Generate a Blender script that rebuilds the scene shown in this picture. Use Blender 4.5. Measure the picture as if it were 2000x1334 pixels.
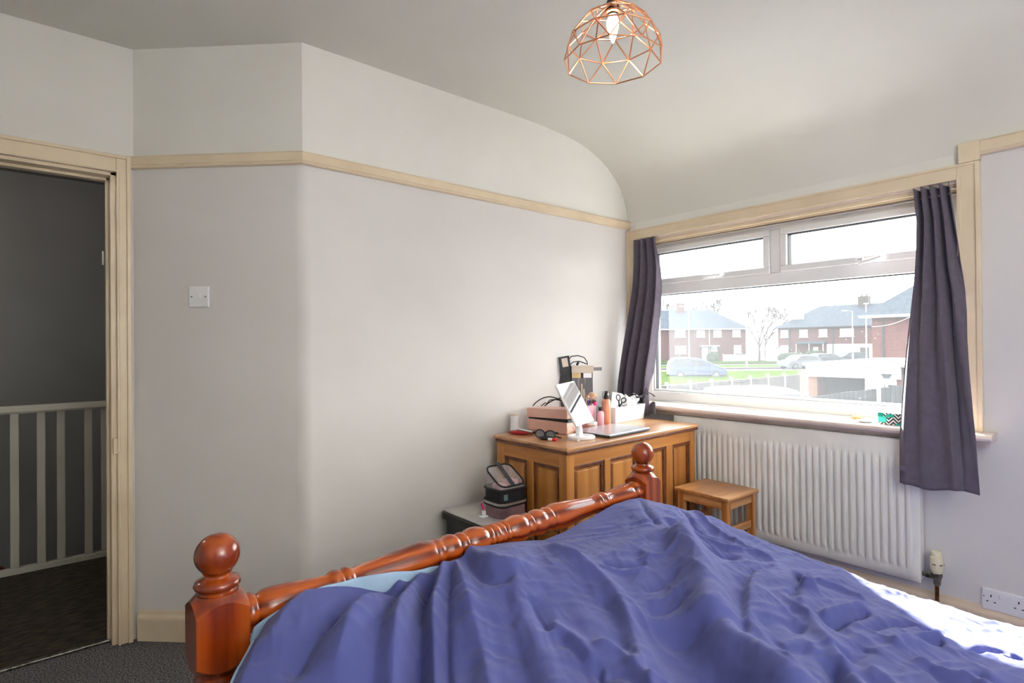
import bpy, math, random
import numpy as np
from mathutils import Vector, Matrix, noise as mnoise

random.seed(7)
for o in list(bpy.data.objects):
    bpy.data.objects.remove(o, do_unlink=True)
sc = bpy.context.scene
COL = sc.collection
PI = math.pi

# ------------------------------------------------------------ camera
cam_d = bpy.data.cameras.new('camera')
cam = bpy.data.objects.new('camera', cam_d)
COL.objects.link(cam)
cam_d.sensor_width = 36.0
cam_d.lens = 36.0 * 1076.74 / 2000.0
cam_d.clip_start = 0.02
cam_d.clip_end = 500
yaw, pitch, roll = 0.869357, 0.006060, -0.009208
v = Vector((math.cos(yaw) * math.cos(pitch), math.sin(yaw) * math.cos(pitch), math.sin(pitch)))
r0 = Vector((math.sin(yaw), -math.cos(yaw), 0))
u0 = r0.cross(v)
r = math.cos(roll) * r0 + math.sin(roll) * u0
u = math.cos(roll) * u0 - math.sin(roll) * r0
m3 = Matrix((r, u, -v)).transposed()
cam.matrix_world = Matrix.Translation((0, 0, 1.24)) @ m3.to_4x4()
sc.camera = cam

# ------------------------------------------------------------ light and exposure
sc.view_settings.view_transform = 'Standard'
sc.view_settings.look = 'None'
sc.view_settings.gamma = 1.0
sc.view_settings.use_curve_mapping = False
sc.view_settings.exposure = 0.9

world = bpy.data.worlds.new('sky')
sc.world = world
world.use_nodes = True
wn = world.node_tree.nodes
wl = world.node_tree.links
wn.clear()
wo = wn.new('ShaderNodeOutputWorld')
wb = wn.new('ShaderNodeBackground')
wtc = wn.new('ShaderNodeTexCoord')
wnz = wn.new('ShaderNodeTexNoise')
wnz.inputs['Scale'].default_value = 1.6
wnz.inputs['Detail'].default_value = 4
wr = wn.new('ShaderNodeValToRGB')
wr.color_ramp.elements[0].position = 0.3
wr.color_ramp.elements[0].color = (0.82, 0.90, 1.0, 1)
wr.color_ramp.elements[1].position = 0.65
wr.color_ramp.elements[1].color = (1.0, 0.99, 0.97, 1)
wl.new(wtc.outputs['Generated'], wnz.inputs['Vector'])
wl.new(wnz.outputs['Fac'], wr.inputs['Fac'])
wl.new(wr.outputs['Color'], wb.inputs['Color'])
SKY = 6.0
wb.inputs['Strength'].default_value = SKY
wl.new(wb.outputs['Background'], wo.inputs['Surface'])

sun_d = bpy.data.lights.new('sun', 'SUN')
sun_d.energy = 32.0
sun_d.angle = math.radians(0.6)
sun_d.color = (1.0, 0.97, 0.92)
sun = bpy.data.objects.new('sun', sun_d)
COL.objects.link(sun)
SAZ, SEL = math.radians(49.8), math.radians(23.0)
sdir = Vector((math.cos(SAZ) * math.cos(SEL), math.sin(SAZ) * math.cos(SEL), math.sin(SEL)))
sun.rotation_euler = (-sdir).to_track_quat('-Z', 'Y').to_euler()
sun.location = (20, 20, 12)

# daylight sampling portal in the window opening (adds no light of its own)
pd = bpy.data.lights.new('window_daylight_portal', 'AREA')
pd.shape = 'RECTANGLE'; pd.size = 1.75; pd.size_y = 1.1
pd.cycles.is_portal = True
po = bpy.data.objects.new('window_daylight_portal', pd)
COL.objects.link(po)
po.location = (3.34, 1.42, 1.40)
po.rotation_euler = Vector((-1, 0, 0)).to_track_quat('-Z', 'Y').to_euler()

# added fill light, out of view, bounced off the wall behind the camera
fd = bpy.data.lights.new('bounce_fill', 'AREA')
fd.shape = 'DISK'; fd.size = 0.5
fd.energy = 37.0
fd.color = (1.0, 0.99, 0.965)
fo = bpy.data.objects.new('bounce_fill', fd)
COL.objects.link(fo)
fo.location = (0.8, -0.32, 1.5)
fo.rotation_euler = Vector((0, -1, 0.45)).to_track_quat('-Z', 'Y').to_euler()

# added unseen fill light that lifts the dark landing
ld = bpy.data.lights.new('landing_fill', 'POINT'); ld.energy = 8.0; ld.shadow_soft_size = .12; ld.color = (1.0, .93, .84)
lo = bpy.data.objects.new('landing_fill', ld); COL.objects.link(lo); lo.location = (-.9, 3.7, 2.2)

# ------------------------------------------------------------ materials
def s2l(c):
    return tuple(((x / 255.0) / 12.92 if x / 255.0 <= 0.04045 else ((x / 255.0 + 0.055) / 1.055) ** 2.4) for x in c)

def base_mat(name, col, rough=0.6, metal=0.0, spec=0.5, sheen=0.0, coat=0.0):
    m = bpy.data.materials.new(name)
    m.use_nodes = True
    b = m.node_tree.nodes['Principled BSDF']
    c = s2l(col) if max(col) > 1.0 else tuple(col)
    b.inputs['Base Color'].default_value = (*c, 1)
    b.inputs['Roughness'].default_value = rough
    b.inputs['Metallic'].default_value = metal
    b.inputs['Specular IOR Level'].default_value = spec
    b.inputs['Sheen Weight'].default_value = sheen
    b.inputs['Coat Weight'].default_value = coat
    return m, b

def noisy(name, c1, c2, scale=8.0, rough=0.6, bump=0.0, bscale=None, stretch=(1, 1, 1), detail=4, lo=0.35, hi=0.65, **kw):
    m, b = base_mat(name, c1, rough, **kw)
    n, l = m.node_tree.nodes, m.node_tree.links
    tc = n.new('ShaderNodeTexCoord'); mp = n.new('ShaderNodeMapping')
    mp.inputs['Scale'].default_value = stretch
    nz = n.new('ShaderNodeTexNoise'); nz.inputs['Scale'].default_value = scale; nz.inputs['Detail'].default_value = detail
    rp = n.new('ShaderNodeValToRGB')
    rp.color_ramp.elements[0].position = lo; rp.color_ramp.elements[0].color = (*s2l(c1), 1)
    rp.color_ramp.elements[1].position = hi; rp.color_ramp.elements[1].color = (*s2l(c2), 1)
    l.new(tc.outputs['Object'], mp.inputs['Vector']); l.new(mp.outputs['Vector'], nz.inputs['Vector'])
    l.new(nz.outputs['Fac'], rp.inputs['Fac']); l.new(rp.outputs['Color'], b.inputs['Base Color'])
    if bump:
        bz = n.new('ShaderNodeTexNoise'); bz.inputs['Scale'].default_value = bscale or scale * 6; bz.inputs['Detail'].default_value = 3
        bp = n.new('ShaderNodeBump'); bp.inputs['Strength'].default_value = bump; bp.inputs['Distance'].default_value = 0.004
        l.new(mp.outputs['Vector'], bz.inputs['Vector']); l.new(bz.outputs['Fac'], bp.inputs['Height']); l.new(bp.outputs['Normal'], b.inputs['Normal'])
    return m

def wood(name, c1, c2, c3, axis='X', scale=9.0, rough=0.35, coat=0.3, mixf=0.45, lo=.12):
    """grain running along the given object axis"""
    m, b = base_mat(name, c1, rough, coat=coat)
    b.inputs['Coat Roughness'].default_value = 0.12
    n, l = m.node_tree.nodes, m.node_tree.links
    tc = n.new('ShaderNodeTexCoord'); mp = n.new('ShaderNodeMapping')
    st = {'X': (0.10, 1, 1), 'Y': (1, 0.10, 1), 'Z': (1, 1, 0.10)}[axis]
    mp.inputs['Scale'].default_value = st
    wv = n.new('ShaderNodeTexWave'); wv.wave_type = 'RINGS'; wv.rings_direction = axis
    wv.inputs['Scale'].default_value = scale; wv.inputs['Distortion'].default_value = 5.0; wv.inputs['Detail'].default_value = 3
    wv.inputs['Detail Scale'].default_value = 1.4
    nz = n.new('ShaderNodeTexNoise'); nz.inputs['Scale'].default_value = scale * 9; nz.inputs['Detail'].default_value = 6
    mx = n.new('ShaderNodeMix'); mx.data_type = 'FLOAT'; mx.inputs[0].default_value = mixf
    rp = n.new('ShaderNodeValToRGB')
    e = rp.color_ramp.elements
    e[0].position = lo; e[0].color = (*s2l(c3), 1)
    e[1].position = 0.78; e[1].color = (*s2l(c1), 1)
    k = e.new(0.42); k.color = (*s2l(c2), 1)
    l.new(tc.outputs['Object'], mp.inputs['Vector']); l.new(mp.outputs['Vector'], wv.inputs['Vector']); l.new(mp.outputs['Vector'], nz.inputs['Vector'])
    l.new(wv.outputs['Fac'], mx.inputs[2]); l.new(nz.outputs['Fac'], mx.inputs[3]); l.new(mx.outputs[0], rp.inputs['Fac'])
    l.new(rp.outputs['Color'], b.inputs['Base Color'])
    bp = n.new('ShaderNodeBump'); bp.inputs['Strength'].default_value = 0.12; bp.inputs['Distance'].default_value = 0.002
    l.new(nz.outputs['Fac'], bp.inputs['Height']); l.new(bp.outputs['Normal'], b.inputs['Normal'])
    return m

def emis(name, col, s):
    m, b = base_mat(name, col, 0.5)
    b.inputs['Emission Color'].default_value = (*s2l(col), 1)
    b.inputs['Emission Strength'].default_value = s
    return m

M = {}
M['ceil'] = noisy('ceiling_paint', (224, 223, 214), (217, 215, 205), 1.2, 0.85, 0.08, 30)
M['upper'] = noisy('upper_wall_paint', (230, 229, 223), (223, 221, 214), 1.6, 0.85, 0.08, 40)
M['lower'] = noisy('lower_wall_paint', (219, 217, 214), (212, 209, 206), 1.6, 0.82, 0.08, 40)
M['cream'] = noisy('cream_gloss_paint', (226, 209, 181), (216, 198, 169), 5, 0.38, 0.05, 30)
M['sillp'] = noisy('sill_paint', (238, 224, 212), (226, 210, 198), 6, 0.35)
M['carpet'] = noisy('grey_carpet', (134, 132, 134), (46, 46, 50), 170, 0.98, 0.9, 300, lo=0.38, hi=0.60)
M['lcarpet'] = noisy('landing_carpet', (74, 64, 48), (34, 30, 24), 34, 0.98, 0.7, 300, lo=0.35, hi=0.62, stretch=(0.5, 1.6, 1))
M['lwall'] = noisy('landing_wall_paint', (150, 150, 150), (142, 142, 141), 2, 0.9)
M['lwhite'] = noisy('landing_white_paint', (206, 204, 192), (196, 193, 180), 5, 0.5)
M['upvc'] = noisy('white_upvc', (232, 234, 235), (225, 228, 229), 3, 0.28)
M['rubber'] = base_mat('black_gasket', (34, 36, 38), 0.6)[0]
M['rad'] = noisy('radiator_enamel', (238, 238, 232), (228, 229, 222), 4, 0.35)
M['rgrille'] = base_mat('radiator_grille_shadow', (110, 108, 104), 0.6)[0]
M['chrome'] = base_mat('chrome', (0.75, 0.75, 0.74), 0.22, 1.0)[0]
M['dchrome'] = noisy('tarnished_chrome', (150, 148, 140), (92, 88, 80), 60, 0.35, metal=0.9)
M['copper'] = noisy('aged_copper_pipe', (150, 104, 62), (104, 74, 44), 30, 0.35, metal=0.85)
M['trv'] = base_mat('aged_cream_plastic', (232, 226, 196), 0.4)[0]
M['plastic'] = base_mat('white_plastic', (236, 236, 238), 0.3)[0]
M['dark'] = base_mat('dark_plastic', (22, 22, 24), 0.4)[0]
M['curt'] = noisy('plum_grey_curtain', (96, 89, 102), (88, 81, 94), 30, 0.92, 0.25, 700, sheen=0.25)
M['rodm'] = base_mat('brown_grey_track', (128, 116, 106), 0.4, 0.3)[0]
M['bedx'] = wood('varnished_pine_along', (178, 84, 24), (150, 58, 10), (92, 30, 4), 'X', 9, 0.20, 0.5, mixf=.3, lo=.12)
M['bedz'] = wood('varnished_pine_upright', (168, 76, 22), (138, 50, 8), (98, 32, 5), 'Z', 7, 0.20, 0.5, mixf=.5, lo=.08)
M['chest'] = wood('waxed_pine_upright', (206, 146, 78), (186, 122, 58), (154, 96, 46), 'Z', 3.5, 0.42, 0.15, mixf=.72)
M['chestx'] = wood('waxed_pine_lengthwise', (206, 146, 78), (190, 126, 62), (156, 98, 46), 'X', 3.5, 0.42, 0.15, mixf=.72)
M['chesty'] = wood('waxed_pine_endwise', (200, 140, 74), (184, 120, 58), (152, 94, 44), 'Y', 3.5, 0.42, 0.15, mixf=.72)
M['lid'] = wood('worn_pine_lid', (208, 160, 112), (190, 138, 92), (150, 102, 64), 'X', 4, 0.30, 0.3, mixf=.6)
M['mould'] = noisy('dark_stained_moulding', (128, 72, 38), (88, 46, 24), 26, 0.42, coat=0.2)
M['stool'] = wood('honey_stool_wood', (208, 158, 104), (194, 138, 82), (160, 106, 58), 'X', 6, 0.38, 0.2)
M['stoolz'] = wood('honey_stool_leg_wood', (200, 142, 80), (182, 120, 62), (146, 88, 42), 'Z', 7, 0.38, 0.2)
M['blue'] = noisy('indigo_cotton', (77, 84, 146), (69, 76, 137), 5, 0.9, 0.3, 900, sheen=0.12)
M['lblue'] = noisy('pale_blue_cotton', (158, 186, 212), (146, 174, 202), 9, 0.85, 0.2, 500, sheen=0.2)
M['mattress'] = base_mat('mattress_ticking', (214, 214, 216), 0.9)[0]
M['cuwire'] = base_mat('copper_wire', (0.86, 0.42, 0.24), 0.28, 1.0)[0]
M['pink'] = noisy('rose_gold_card', (226, 182, 166), (216, 168, 152), 7, 0.4)
M['pinkin'] = noisy('copper_marbled_edge', (240, 206, 182), (176, 82, 46), 60, 0.3, lo=0.45, hi=0.7)
M['black'] = base_mat('black_card', (24, 23, 25), 0.45)[0]
M['white'] = base_mat('white_gloss', (242, 242, 244), 0.25)[0]
M['mirror'] = base_mat('mirror_silvering', (0.92, 0.93, 0.94), 0.02, 1.0)[0]
M['alu'] = base_mat('laptop_aluminium', (0.72, 0.75, 0.79), 0.32, 0.9)[0]
M['aludark'] = base_mat('laptop_edge', (70, 72, 78), 0.35, 0.6)[0]
M['peach'] = base_mat('peach_liquid_plastic', (222, 150, 116), 0.25)[0]
M['pinkp'] = base_mat('pink_plastic', (232, 178, 190), 0.3)[0]
M['magenta'] = base_mat('magenta_plastic', (226, 42, 128), 0.35)[0]
M['purple'] = base_mat('purple_plastic', (78, 54, 150), 0.35)[0]
M['bristle'] = noisy('soft_bristle', (196, 152, 122), (92, 60, 44), 9, 0.9, stretch=(1, 1, 1))
M['red'] = base_mat('red_plastic', (158, 22, 34), 0.3)[0]
M['silver'] = base_mat('silver_trim', (0.72, 0.73, 0.74), 0.3, 0.9)[0]
M['grey'] = base_mat('grey_plastic', (120, 120, 122), 0.35)[0]
M['tissue'] = base_mat('tissue_paper', (238, 240, 240), 0.95)[0]
M['cardm'] = base_mat('beige_card', (216, 202, 186), 0.7)[0]
M['velvet'] = base_mat('black_mesh_fabric', (28, 28, 32), 0.7)[0]
M['orange'] = base_mat('orange_soap', (232, 178, 120), 0.5)[0]

def clear_mat(name, tint, alpha, rough=0.05):
    m = bpy.data.materials.new(name); m.use_nodes = True
    n, l = m.node_tree.nodes, m.node_tree.links
    n.clear()
    o = n.new('ShaderNodeOutputMaterial'); t = n.new('ShaderNodeBsdfTransparent'); g = n.new('ShaderNodeBsdfPrincipled')
    g.inputs['Base Color'].default_value = (*s2l(tint), 1); g.inputs['Roughness'].default_value = rough
    mx = n.new('ShaderNodeMixShader'); mx.inputs[0].default_value = alpha
    l.new(t.outputs[0], mx.inputs[1]); l.new(g.outputs[0], mx.inputs[2]); l.new(mx.outputs[0], o.inputs[0])
    return m
M['clearpvc'] = clear_mat('clear_pvc', (206, 198, 200), 0.35, 0.08)

# window glass: clear, faintly reflective, with dirt specks and a painted veil of sun glare
def glass_mat():
    m = bpy.data.materials.new('dusty_glare_veiled_glass'); m.use_nodes = True
    n, l = m.node_tree.nodes, m.node_tree.links
    n.clear()
    o = n.new('ShaderNodeOutputMaterial')
    t = n.new('ShaderNodeBsdfTransparent'); t.inputs[0].default_value = (0.97, 0.985, 0.98, 1)
    g = n.new('ShaderNodeBsdfGlossy'); g.inputs['Roughness'].default_value = 0.02
    fr = n.new('ShaderNodeFresnel'); fr.inputs['IOR'].default_value = 1.45
    m1 = n.new('ShaderNodeMixShader')
    l.new(fr.outputs[0], m1.inputs[0]); l.new(t.outputs[0], m1.inputs[1]); l.new(g.outputs[0], m1.inputs[2])
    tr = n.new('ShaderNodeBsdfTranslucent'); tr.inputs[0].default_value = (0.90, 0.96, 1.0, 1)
    tc = n.new('ShaderNodeTexCoord')
    nz = n.new('ShaderNodeTexNoise'); nz.inputs['Scale'].default_value = 2.0; nz.inputs['Detail'].default_value = 2
    mr = n.new('ShaderNodeMapRange')
    mr.inputs['From Min'].default_value = 0.3; mr.inputs['From Max'].default_value = 0.7
    mr.inputs['To Min'].default_value = 0.85; mr.inputs['To Max'].default_value = 1.15
    sy = n.new('ShaderNodeSeparateXYZ'); gy = n.new('ShaderNodeMapRange'); gy.inputs['From Min'].default_value = .75; gy.inputs['From Max'].default_value = 2.2; gy.inputs['To Min'].default_value = .019; gy.inputs['To Max'].default_value = .036  # glare veil painted into the glass, denser towards the left
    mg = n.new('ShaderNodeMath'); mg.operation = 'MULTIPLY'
    sp = n.new('ShaderNodeTexVoronoi'); sp.inputs['Scale'].default_value = 55.0
    lt = n.new('ShaderNodeMath'); lt.operation = 'LESS_THAN'; lt.inputs[1].default_value = 0.12
    nz2 = n.new('ShaderNodeTexNoise'); nz2.inputs['Scale'].default_value = 5.0
    gt = n.new('ShaderNodeMath'); gt.operation = 'GREATER_THAN'; gt.inputs[1].default_value = 0.58
    mu = n.new('ShaderNodeMath'); mu.operation = 'MULTIPLY'
    mu2 = n.new('ShaderNodeMath'); mu2.operation = 'MULTIPLY_ADD'; mu2.inputs[1].default_value = 0.10
    m2 = n.new('ShaderNodeMixShader')
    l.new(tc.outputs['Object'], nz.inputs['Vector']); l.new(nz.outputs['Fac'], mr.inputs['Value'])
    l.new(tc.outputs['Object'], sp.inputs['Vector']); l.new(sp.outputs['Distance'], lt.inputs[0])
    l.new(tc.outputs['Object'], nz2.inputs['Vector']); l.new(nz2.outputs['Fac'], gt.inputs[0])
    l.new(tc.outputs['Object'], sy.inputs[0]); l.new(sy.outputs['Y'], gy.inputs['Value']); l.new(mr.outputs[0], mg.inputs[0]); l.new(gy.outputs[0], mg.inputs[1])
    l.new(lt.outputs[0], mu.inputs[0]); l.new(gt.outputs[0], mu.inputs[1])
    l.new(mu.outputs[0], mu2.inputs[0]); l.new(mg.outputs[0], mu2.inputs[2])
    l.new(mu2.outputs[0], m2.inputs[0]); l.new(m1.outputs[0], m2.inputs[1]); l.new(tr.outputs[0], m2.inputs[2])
    l.new(m2.outputs[0], o.inputs[0])
    return m
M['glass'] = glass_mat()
M['clearglass'] = clear_mat('clean_window_glass', (230, 236, 236), 0.04, 0.03)

# ------------------------------------------------------------ mesh helpers
class MB:
    def __init__(s):
        s.v = []; s.f = []; s.m = []; s.cur = 0
    def add(s, vs, fs):
        b = len(s.v)
        s.v += [tuple(map(float, x)) for x in vs]
        for f in fs:
            s.f.append(tuple(b + i for i in f)); s.m.append(s.cur)
        return s
    def box(s, a, b):
        x0, y0, z0 = a; x1, y1, z1 = b
        s.add([(x0, y0, z0), (x1, y0, z0), (x1, y1, z0), (x0, y1, z0), (x0, y0, z1), (x1, y0, z1), (x1, y1, z1), (x0, y1, z1)],
              [(0, 3, 2, 1), (4, 5, 6, 7), (0, 1, 5, 4), (1, 2, 6, 5), (2, 3, 7, 6), (3, 0, 4, 7)])
        return s
    def obox(s, c, sx, sy, sz, rz=0.0, tx=0.0, ty=0.0):
        """oriented box, c = centre"""
        R = Matrix.Rotation(rz, 3, 'Z') @ Matrix.Rotation(ty, 3, 'Y') @ Matrix.Rotation(tx, 3, 'X')
        vs = []
        for dz in (-1, 1):
            for dx, dy in ((-1, -1), (1, -1), (1, 1), (-1, 1)):
                vs.append(Vector(c) + R @ Vector((dx * sx / 2, dy * sy / 2, dz * sz / 2)))
        s.add(vs, [(0, 3, 2, 1), (4, 5, 6, 7), (0, 1, 5, 4), (1, 2, 6, 5), (2, 3, 7, 6), (3, 0, 4, 7)])
        return s
    def prism(s, poly, z0, z1):
        n = len(poly)
        s.add([(x, y, z0) for x, y in poly] + [(x, y, z1) for x, y in poly],
              [tuple(range(n - 1, -1, -1)), tuple(range(n, 2 * n))] + [(i, (i + 1) % n, n + (i + 1) % n, n + i) for i in range(n)])
        return s
    def extr(s, poly, p0, d, a, b):
        """poly in the (a,b) plane at p0, extruded by vector d"""
        p0, d, a, b = Vector(p0), Vector(d), Vector(a), Vector(b)
        n = len(poly)
        q = [p0 + a * x + b * y for x, y in poly]
        s.add(q + [k + d for k in q], [tuple(range(n - 1, -1, -1)), tuple(range(n, 2 * n))] + [(i, (i + 1) % n, n + (i + 1) % n, n + i) for i in range(n)])
        return s
    def lathe(s, prof, o=(0, 0, 0), ax=(0, 0, 1), n=24, cap=True):
        o = Vector(o); ax = Vector(ax).normalized()
        t = Vector((1, 0, 0)) if abs(ax.x) < 0.9 else Vector((0, 1, 0))
        e1 = ax.cross(t).normalized(); e2 = ax.cross(e1)
        vs = []; fs = []
        for rr, h in prof:
            for i in range(n):
                an = 2 * PI * i / n
                vs.append(o + ax * h + e1 * (rr * math.cos(an)) + e2 * (rr * math.sin(an)))
        for k in range(len(prof) - 1):
            for i in range(n):
                j = (i + 1) % n
                fs.append((k * n + i, k * n + j, (k + 1) * n + j, (k + 1) * n + i))
        if cap:
            fs.append(tuple(range(n - 1, -1, -1))); fs.append(tuple((len(prof) - 1) * n + i for i in range(n)))
        s.add(vs, fs); return s
    def tube(s, pts, rad, n=8, closed=False):
        P = [Vector(p) for p in pts]
        m = len(P)
        rads = rad if isinstance(rad, (list, tuple)) else [rad] * m
        vs = []; fs = []
        up = None
        for i in range(m):
            a = P[(i - 1) % m] if (closed or i > 0) else P[i]
            b = P[(i + 1) % m] if (closed or i < m - 1) else P[i]
            t = (b - a).normalized()
            if up is None:
                up = t.orthogonal().normalized()
            up = (up - t * up.dot(t))
            if up.length < 1e-6: up = t.orthogonal()
            up.normalize()
            sd = t.cross(up)
            for k in range(n):
                an = 2 * PI * k / n
                vs.append(P[i] + (up * math.cos(an) + sd * math.sin(an)) * rads[i])
        for i in range(m if closed else m - 1):
            for k in range(n):
                a = i * n + k; b = i * n + (k + 1) % n
                c = ((i + 1) % m) * n + (k + 1) % n; d = ((i + 1) % m) * n + k
                fs.append((a, b, c, d))
        if not closed:
            fs.append(tuple(range(n - 1, -1, -1))); fs.append(tuple((m - 1) * n + k for k in range(n)))
        s.add(vs, fs); return s
    def grid(s, fn, nu, nv):
        vs = [fn(i / nu, j / nv) for j in range(nv + 1) for i in range(nu + 1)]
        fs = [(j * (nu + 1) + i, j * (nu + 1) + i + 1, (j + 1) * (nu + 1) + i + 1, (j + 1) * (nu + 1) + i) for j in range(nv) for i in range(nu)]
        s.add(vs, fs); return s
    def sphere(s, c, rx, ry=None, rz=None, n=20, m=12):
        ry = ry or rx; rz = rz or rx
        prof = [(max(1e-4, math.sin(PI * k / m)), -math.cos(PI * k / m)) for k in range(m + 1)]
        b = len(s.v)
        s.lathe(prof, (0, 0, 0), (0, 0, 1), n, cap=True)
        for i in range(b, len(s.v)):
            x, y, z = s.v[i]
            s.v[i] = (c[0] + x * rx, c[1] + y * ry, c[2] + z * rz)
        return s

def mesh_of(name, mb, mats, smooth=False, angle=35):
    me = bpy.data.meshes.new(name)
    me.from_pydata(mb.v, [], mb.f)
    for mm in (mats if isinstance(mats, (list, tuple)) else [mats]):
        me.materials.append(mm)
    if any(mb.m):
        me.polygons.foreach_set('material_index', mb.m)
    if smooth:
        me.polygons.foreach_set('use_smooth', [True] * len(me.polygons))
        if angle < 180:
            try: me.set_sharp_from_angle(angle=math.radians(angle))
            except Exception: pass
    me.validate()
    me.update()
    return me

def mk(name, mb, mats, parent=None, smooth=False, bevel=0.0, local=False, angle=35, seg=2, subsurf=0):
    me = mesh_of(name, mb, mats, smooth, angle)
    o = bpy.data.objects.new(name, me)
    COL.objects.link(o)
    if parent is not None:
        o.parent = parent
        if not local and parent.type == 'EMPTY':
            o.matrix_parent_inverse = Matrix.Translation(-Vector(parent.location))
    if bevel:
        b = o.modifiers.new('edge', 'BEVEL'); b.width = bevel; b.segments = seg; b.limit_method = 'ANGLE'; b.angle_limit = math.radians(40)
        b.harden_normals = False
    if subsurf:
        b = o.modifiers.new('sub', 'SUBSURF'); b.levels = subsurf; b.render_levels = subsurf
    return o

def tag(o, label, cat, group=None, kind=None):
    if label: o['label'] = label
    if cat: o['category'] = cat
    if group: o['group'] = group
    if kind: o['kind'] = kind
    return o

def thing(name, label, cat, loc=(0, 0, 0), rz=0.0, group=None):
    o = bpy.data.objects.new(name, None)
    o.empty_display_size = 0.05
    COL.objects.link(o)
    o.location = loc; o.rotation_euler = (0, 0, rz)
    return tag(o, label, cat, group)

def struct(name, mb, mats, parent=None, **k):
    o = mk(name, mb, mats, parent, **k)
    if parent is None: o['kind'] = 'structure'
    return o

def copy_tree(o, parent=None):
    c = o.copy(); COL.objects.link(c)
    if parent is not None: c.parent = parent
    for ch in list(o.children): copy_tree(ch, c)
    return c

# ============================================================ ROOM
XW, YB, YA, ZC = 3.0073, 2.3322, 2.846, 2.522
XC1, XC2 = 0.8255, 0.2871          # ends of the diagonal wall
XL, YR = -1.15, -0.86              # side and rear wall behind the camera

struct('floor', MB().box((XL - .1, YR - .1, -.12), (XW + .2, YA + .06, 0)), M['carpet'])
# landing outside the door
struct('trim_1', MB().box((-.62, 2.886, 0), (.23, 2.912, .012)), M['dchrome'], bevel=.004)
struct('landing_floor', MB().box((-1.6, 2.9, -.12), (1.3, 4.10, -.002)), M['lcarpet'])

# ceiling with the cove above the window
prof = [(XL - .1, ZC), (1.9, ZC), (2.1, ZC - .001), (2.25, ZC - .006), (2.40, ZC - .016), (2.52, ZC - .032), (2.62, ZC - .056), (2.715, ZC - .092),
        (2.80, ZC - .137), (2.87, ZC - .190), (2.925, ZC - .245), (2.965, ZC - .305), (2.990, ZC - .375), (3.004, ZC - .44), (XW + .002, ZC - .50)]
mb = MB()
ya, yb = YR - .1, YB + .06
n = len(prof)
top = ZC + .12
vs = [(x, ya, z) for x, z in prof] + [(x, yb, z) for x, z in prof] + [(XW + .2, ya, ZC - .50), (XW + .2, yb, ZC - .50), (XW + .2, ya, top), (XW + .2, yb, top), (XL - .1, ya, top), (XL - .1, yb, top)]
fs = [(i, i + n, i + n + 1, i + 1) for i in range(n - 1)]
fs += [(n - 1, 2 * n - 1, 2 * n + 1, 2 * n), (2 * n, 2 * n + 1, 2 * n + 3, 2 * n + 2), (2 * n + 2, 2 * n + 3, 2 * n + 5, 2 * n + 4), (2 * n + 4, 2 * n + 5, n, 0)]
fs += [tuple(range(n)) + (2 * n, 2 * n + 2, 2 * n + 4), tuple(range(2 * n - 1, n - 1, -1)) + (2 * n + 5, 2 * n + 3, 2 * n + 1)]
mb.add(vs, fs)
mb.box((XL - .1, YB + .06, ZC), (.8255, YA + .02, top))
struct('ceiling', mb, M['ceil'], smooth=True, angle=40)

ZR = 2.03    # paint changes at the picture rail
def wallbox(mb, a, b):
    """box split at the picture rail: lower colour / upper colour"""
    if a[2] < ZR < b[2]:
        mb.cur = 0; mb.box(a, (b[0], b[1], ZR)); mb.cur = 1; mb.box((a[0], a[1], ZR), b)
    else:
        mb.cur = 0 if b[2] <= ZR else 1
        mb.box(a, b)
    return mb
WM = [M['lower'], M['upper']]
# wall with the doorway
DX0, DX1, DH = -.585, .232, 1.985
mb = MB()
wallbox(mb, (XL - .1, YA, 0), (DX0, YA + .10, ZC + .05))
wallbox(mb, (DX1, YA, 0), (XC2 + .02, YA + .10, ZC + .05))
wallbox(mb, (DX0, YA, DH), (DX1, YA + .10, ZC + .05))
struct('wall_left', mb, WM)
# diagonal wall, its corner rounded below the rail
mb = MB()
d = Vector((XC2 - XC1, YA - YB, 0)).normalized()
rad = .085; tl = rad * math.tan(math.radians(22.0))
cx, cy = XC1 + tl, YB + rad
arc = []
for k in range(9):
    an = -PI / 2 - math.radians(43.7) * k / 8
    arc.append((cx + rad * math.cos(an), cy + rad * math.sin(an)))
mb.cur = 0
mb.prism([(cx + .0, YB + .12)] + [arc[0]] + arc[1:] + [(XC2, YA), (XC2, YA + .10), (XC2 + .1, YA + .10)], 0, ZR)
mb.cur = 1
mb.prism([(XC1 + .02, YB + .12), (XC1 + .02, YB), (XC1, YB), (XC2, YA), (XC2, YA + .10), (XC2 + .1, YA + .10)], ZR, ZC + .05)
struct('wall_diagonal', mb, WM, smooth=True, angle=20)
mb = MB()
wallbox(mb, (XC1 + .02, YB, ZR), (XW + .2, YB + .12, ZC + .05))
mb.cur = 0
mb.box((cx, YB, 0), (XW + .2, YB + .12, ZR))
struct('wall_back', mb, WM)
# window wall
WY0, WY1, WZ0, WZ1 = .556, 2.272, .845, 1.932
mb = MB()
XO = XW + .27
wallbox(mb, (XW, YR - .1, 0), (XO, WY0, ZC))
wallbox(mb, (XW, WY1, 0), (XO, YB, ZC))
mb.cur = 0; mb.box((XW, WY0, 0), (XO, WY1, WZ0))
mb.cur = 1; mb.box((XW, WY0, WZ1), (XO, WY1, ZC))
struct('wall_window', mb, WM)
mb = MB(); wallbox(mb, (XL - .1, YR - .1, 0), (XW, YR, ZC + .02)); struct('wall_rear', mb, WM)
mb = MB(); wallbox(mb, (XL - .1, YR, 0), (XL, YA, ZC + .02)); struct('wall_side', mb, WM)

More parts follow.
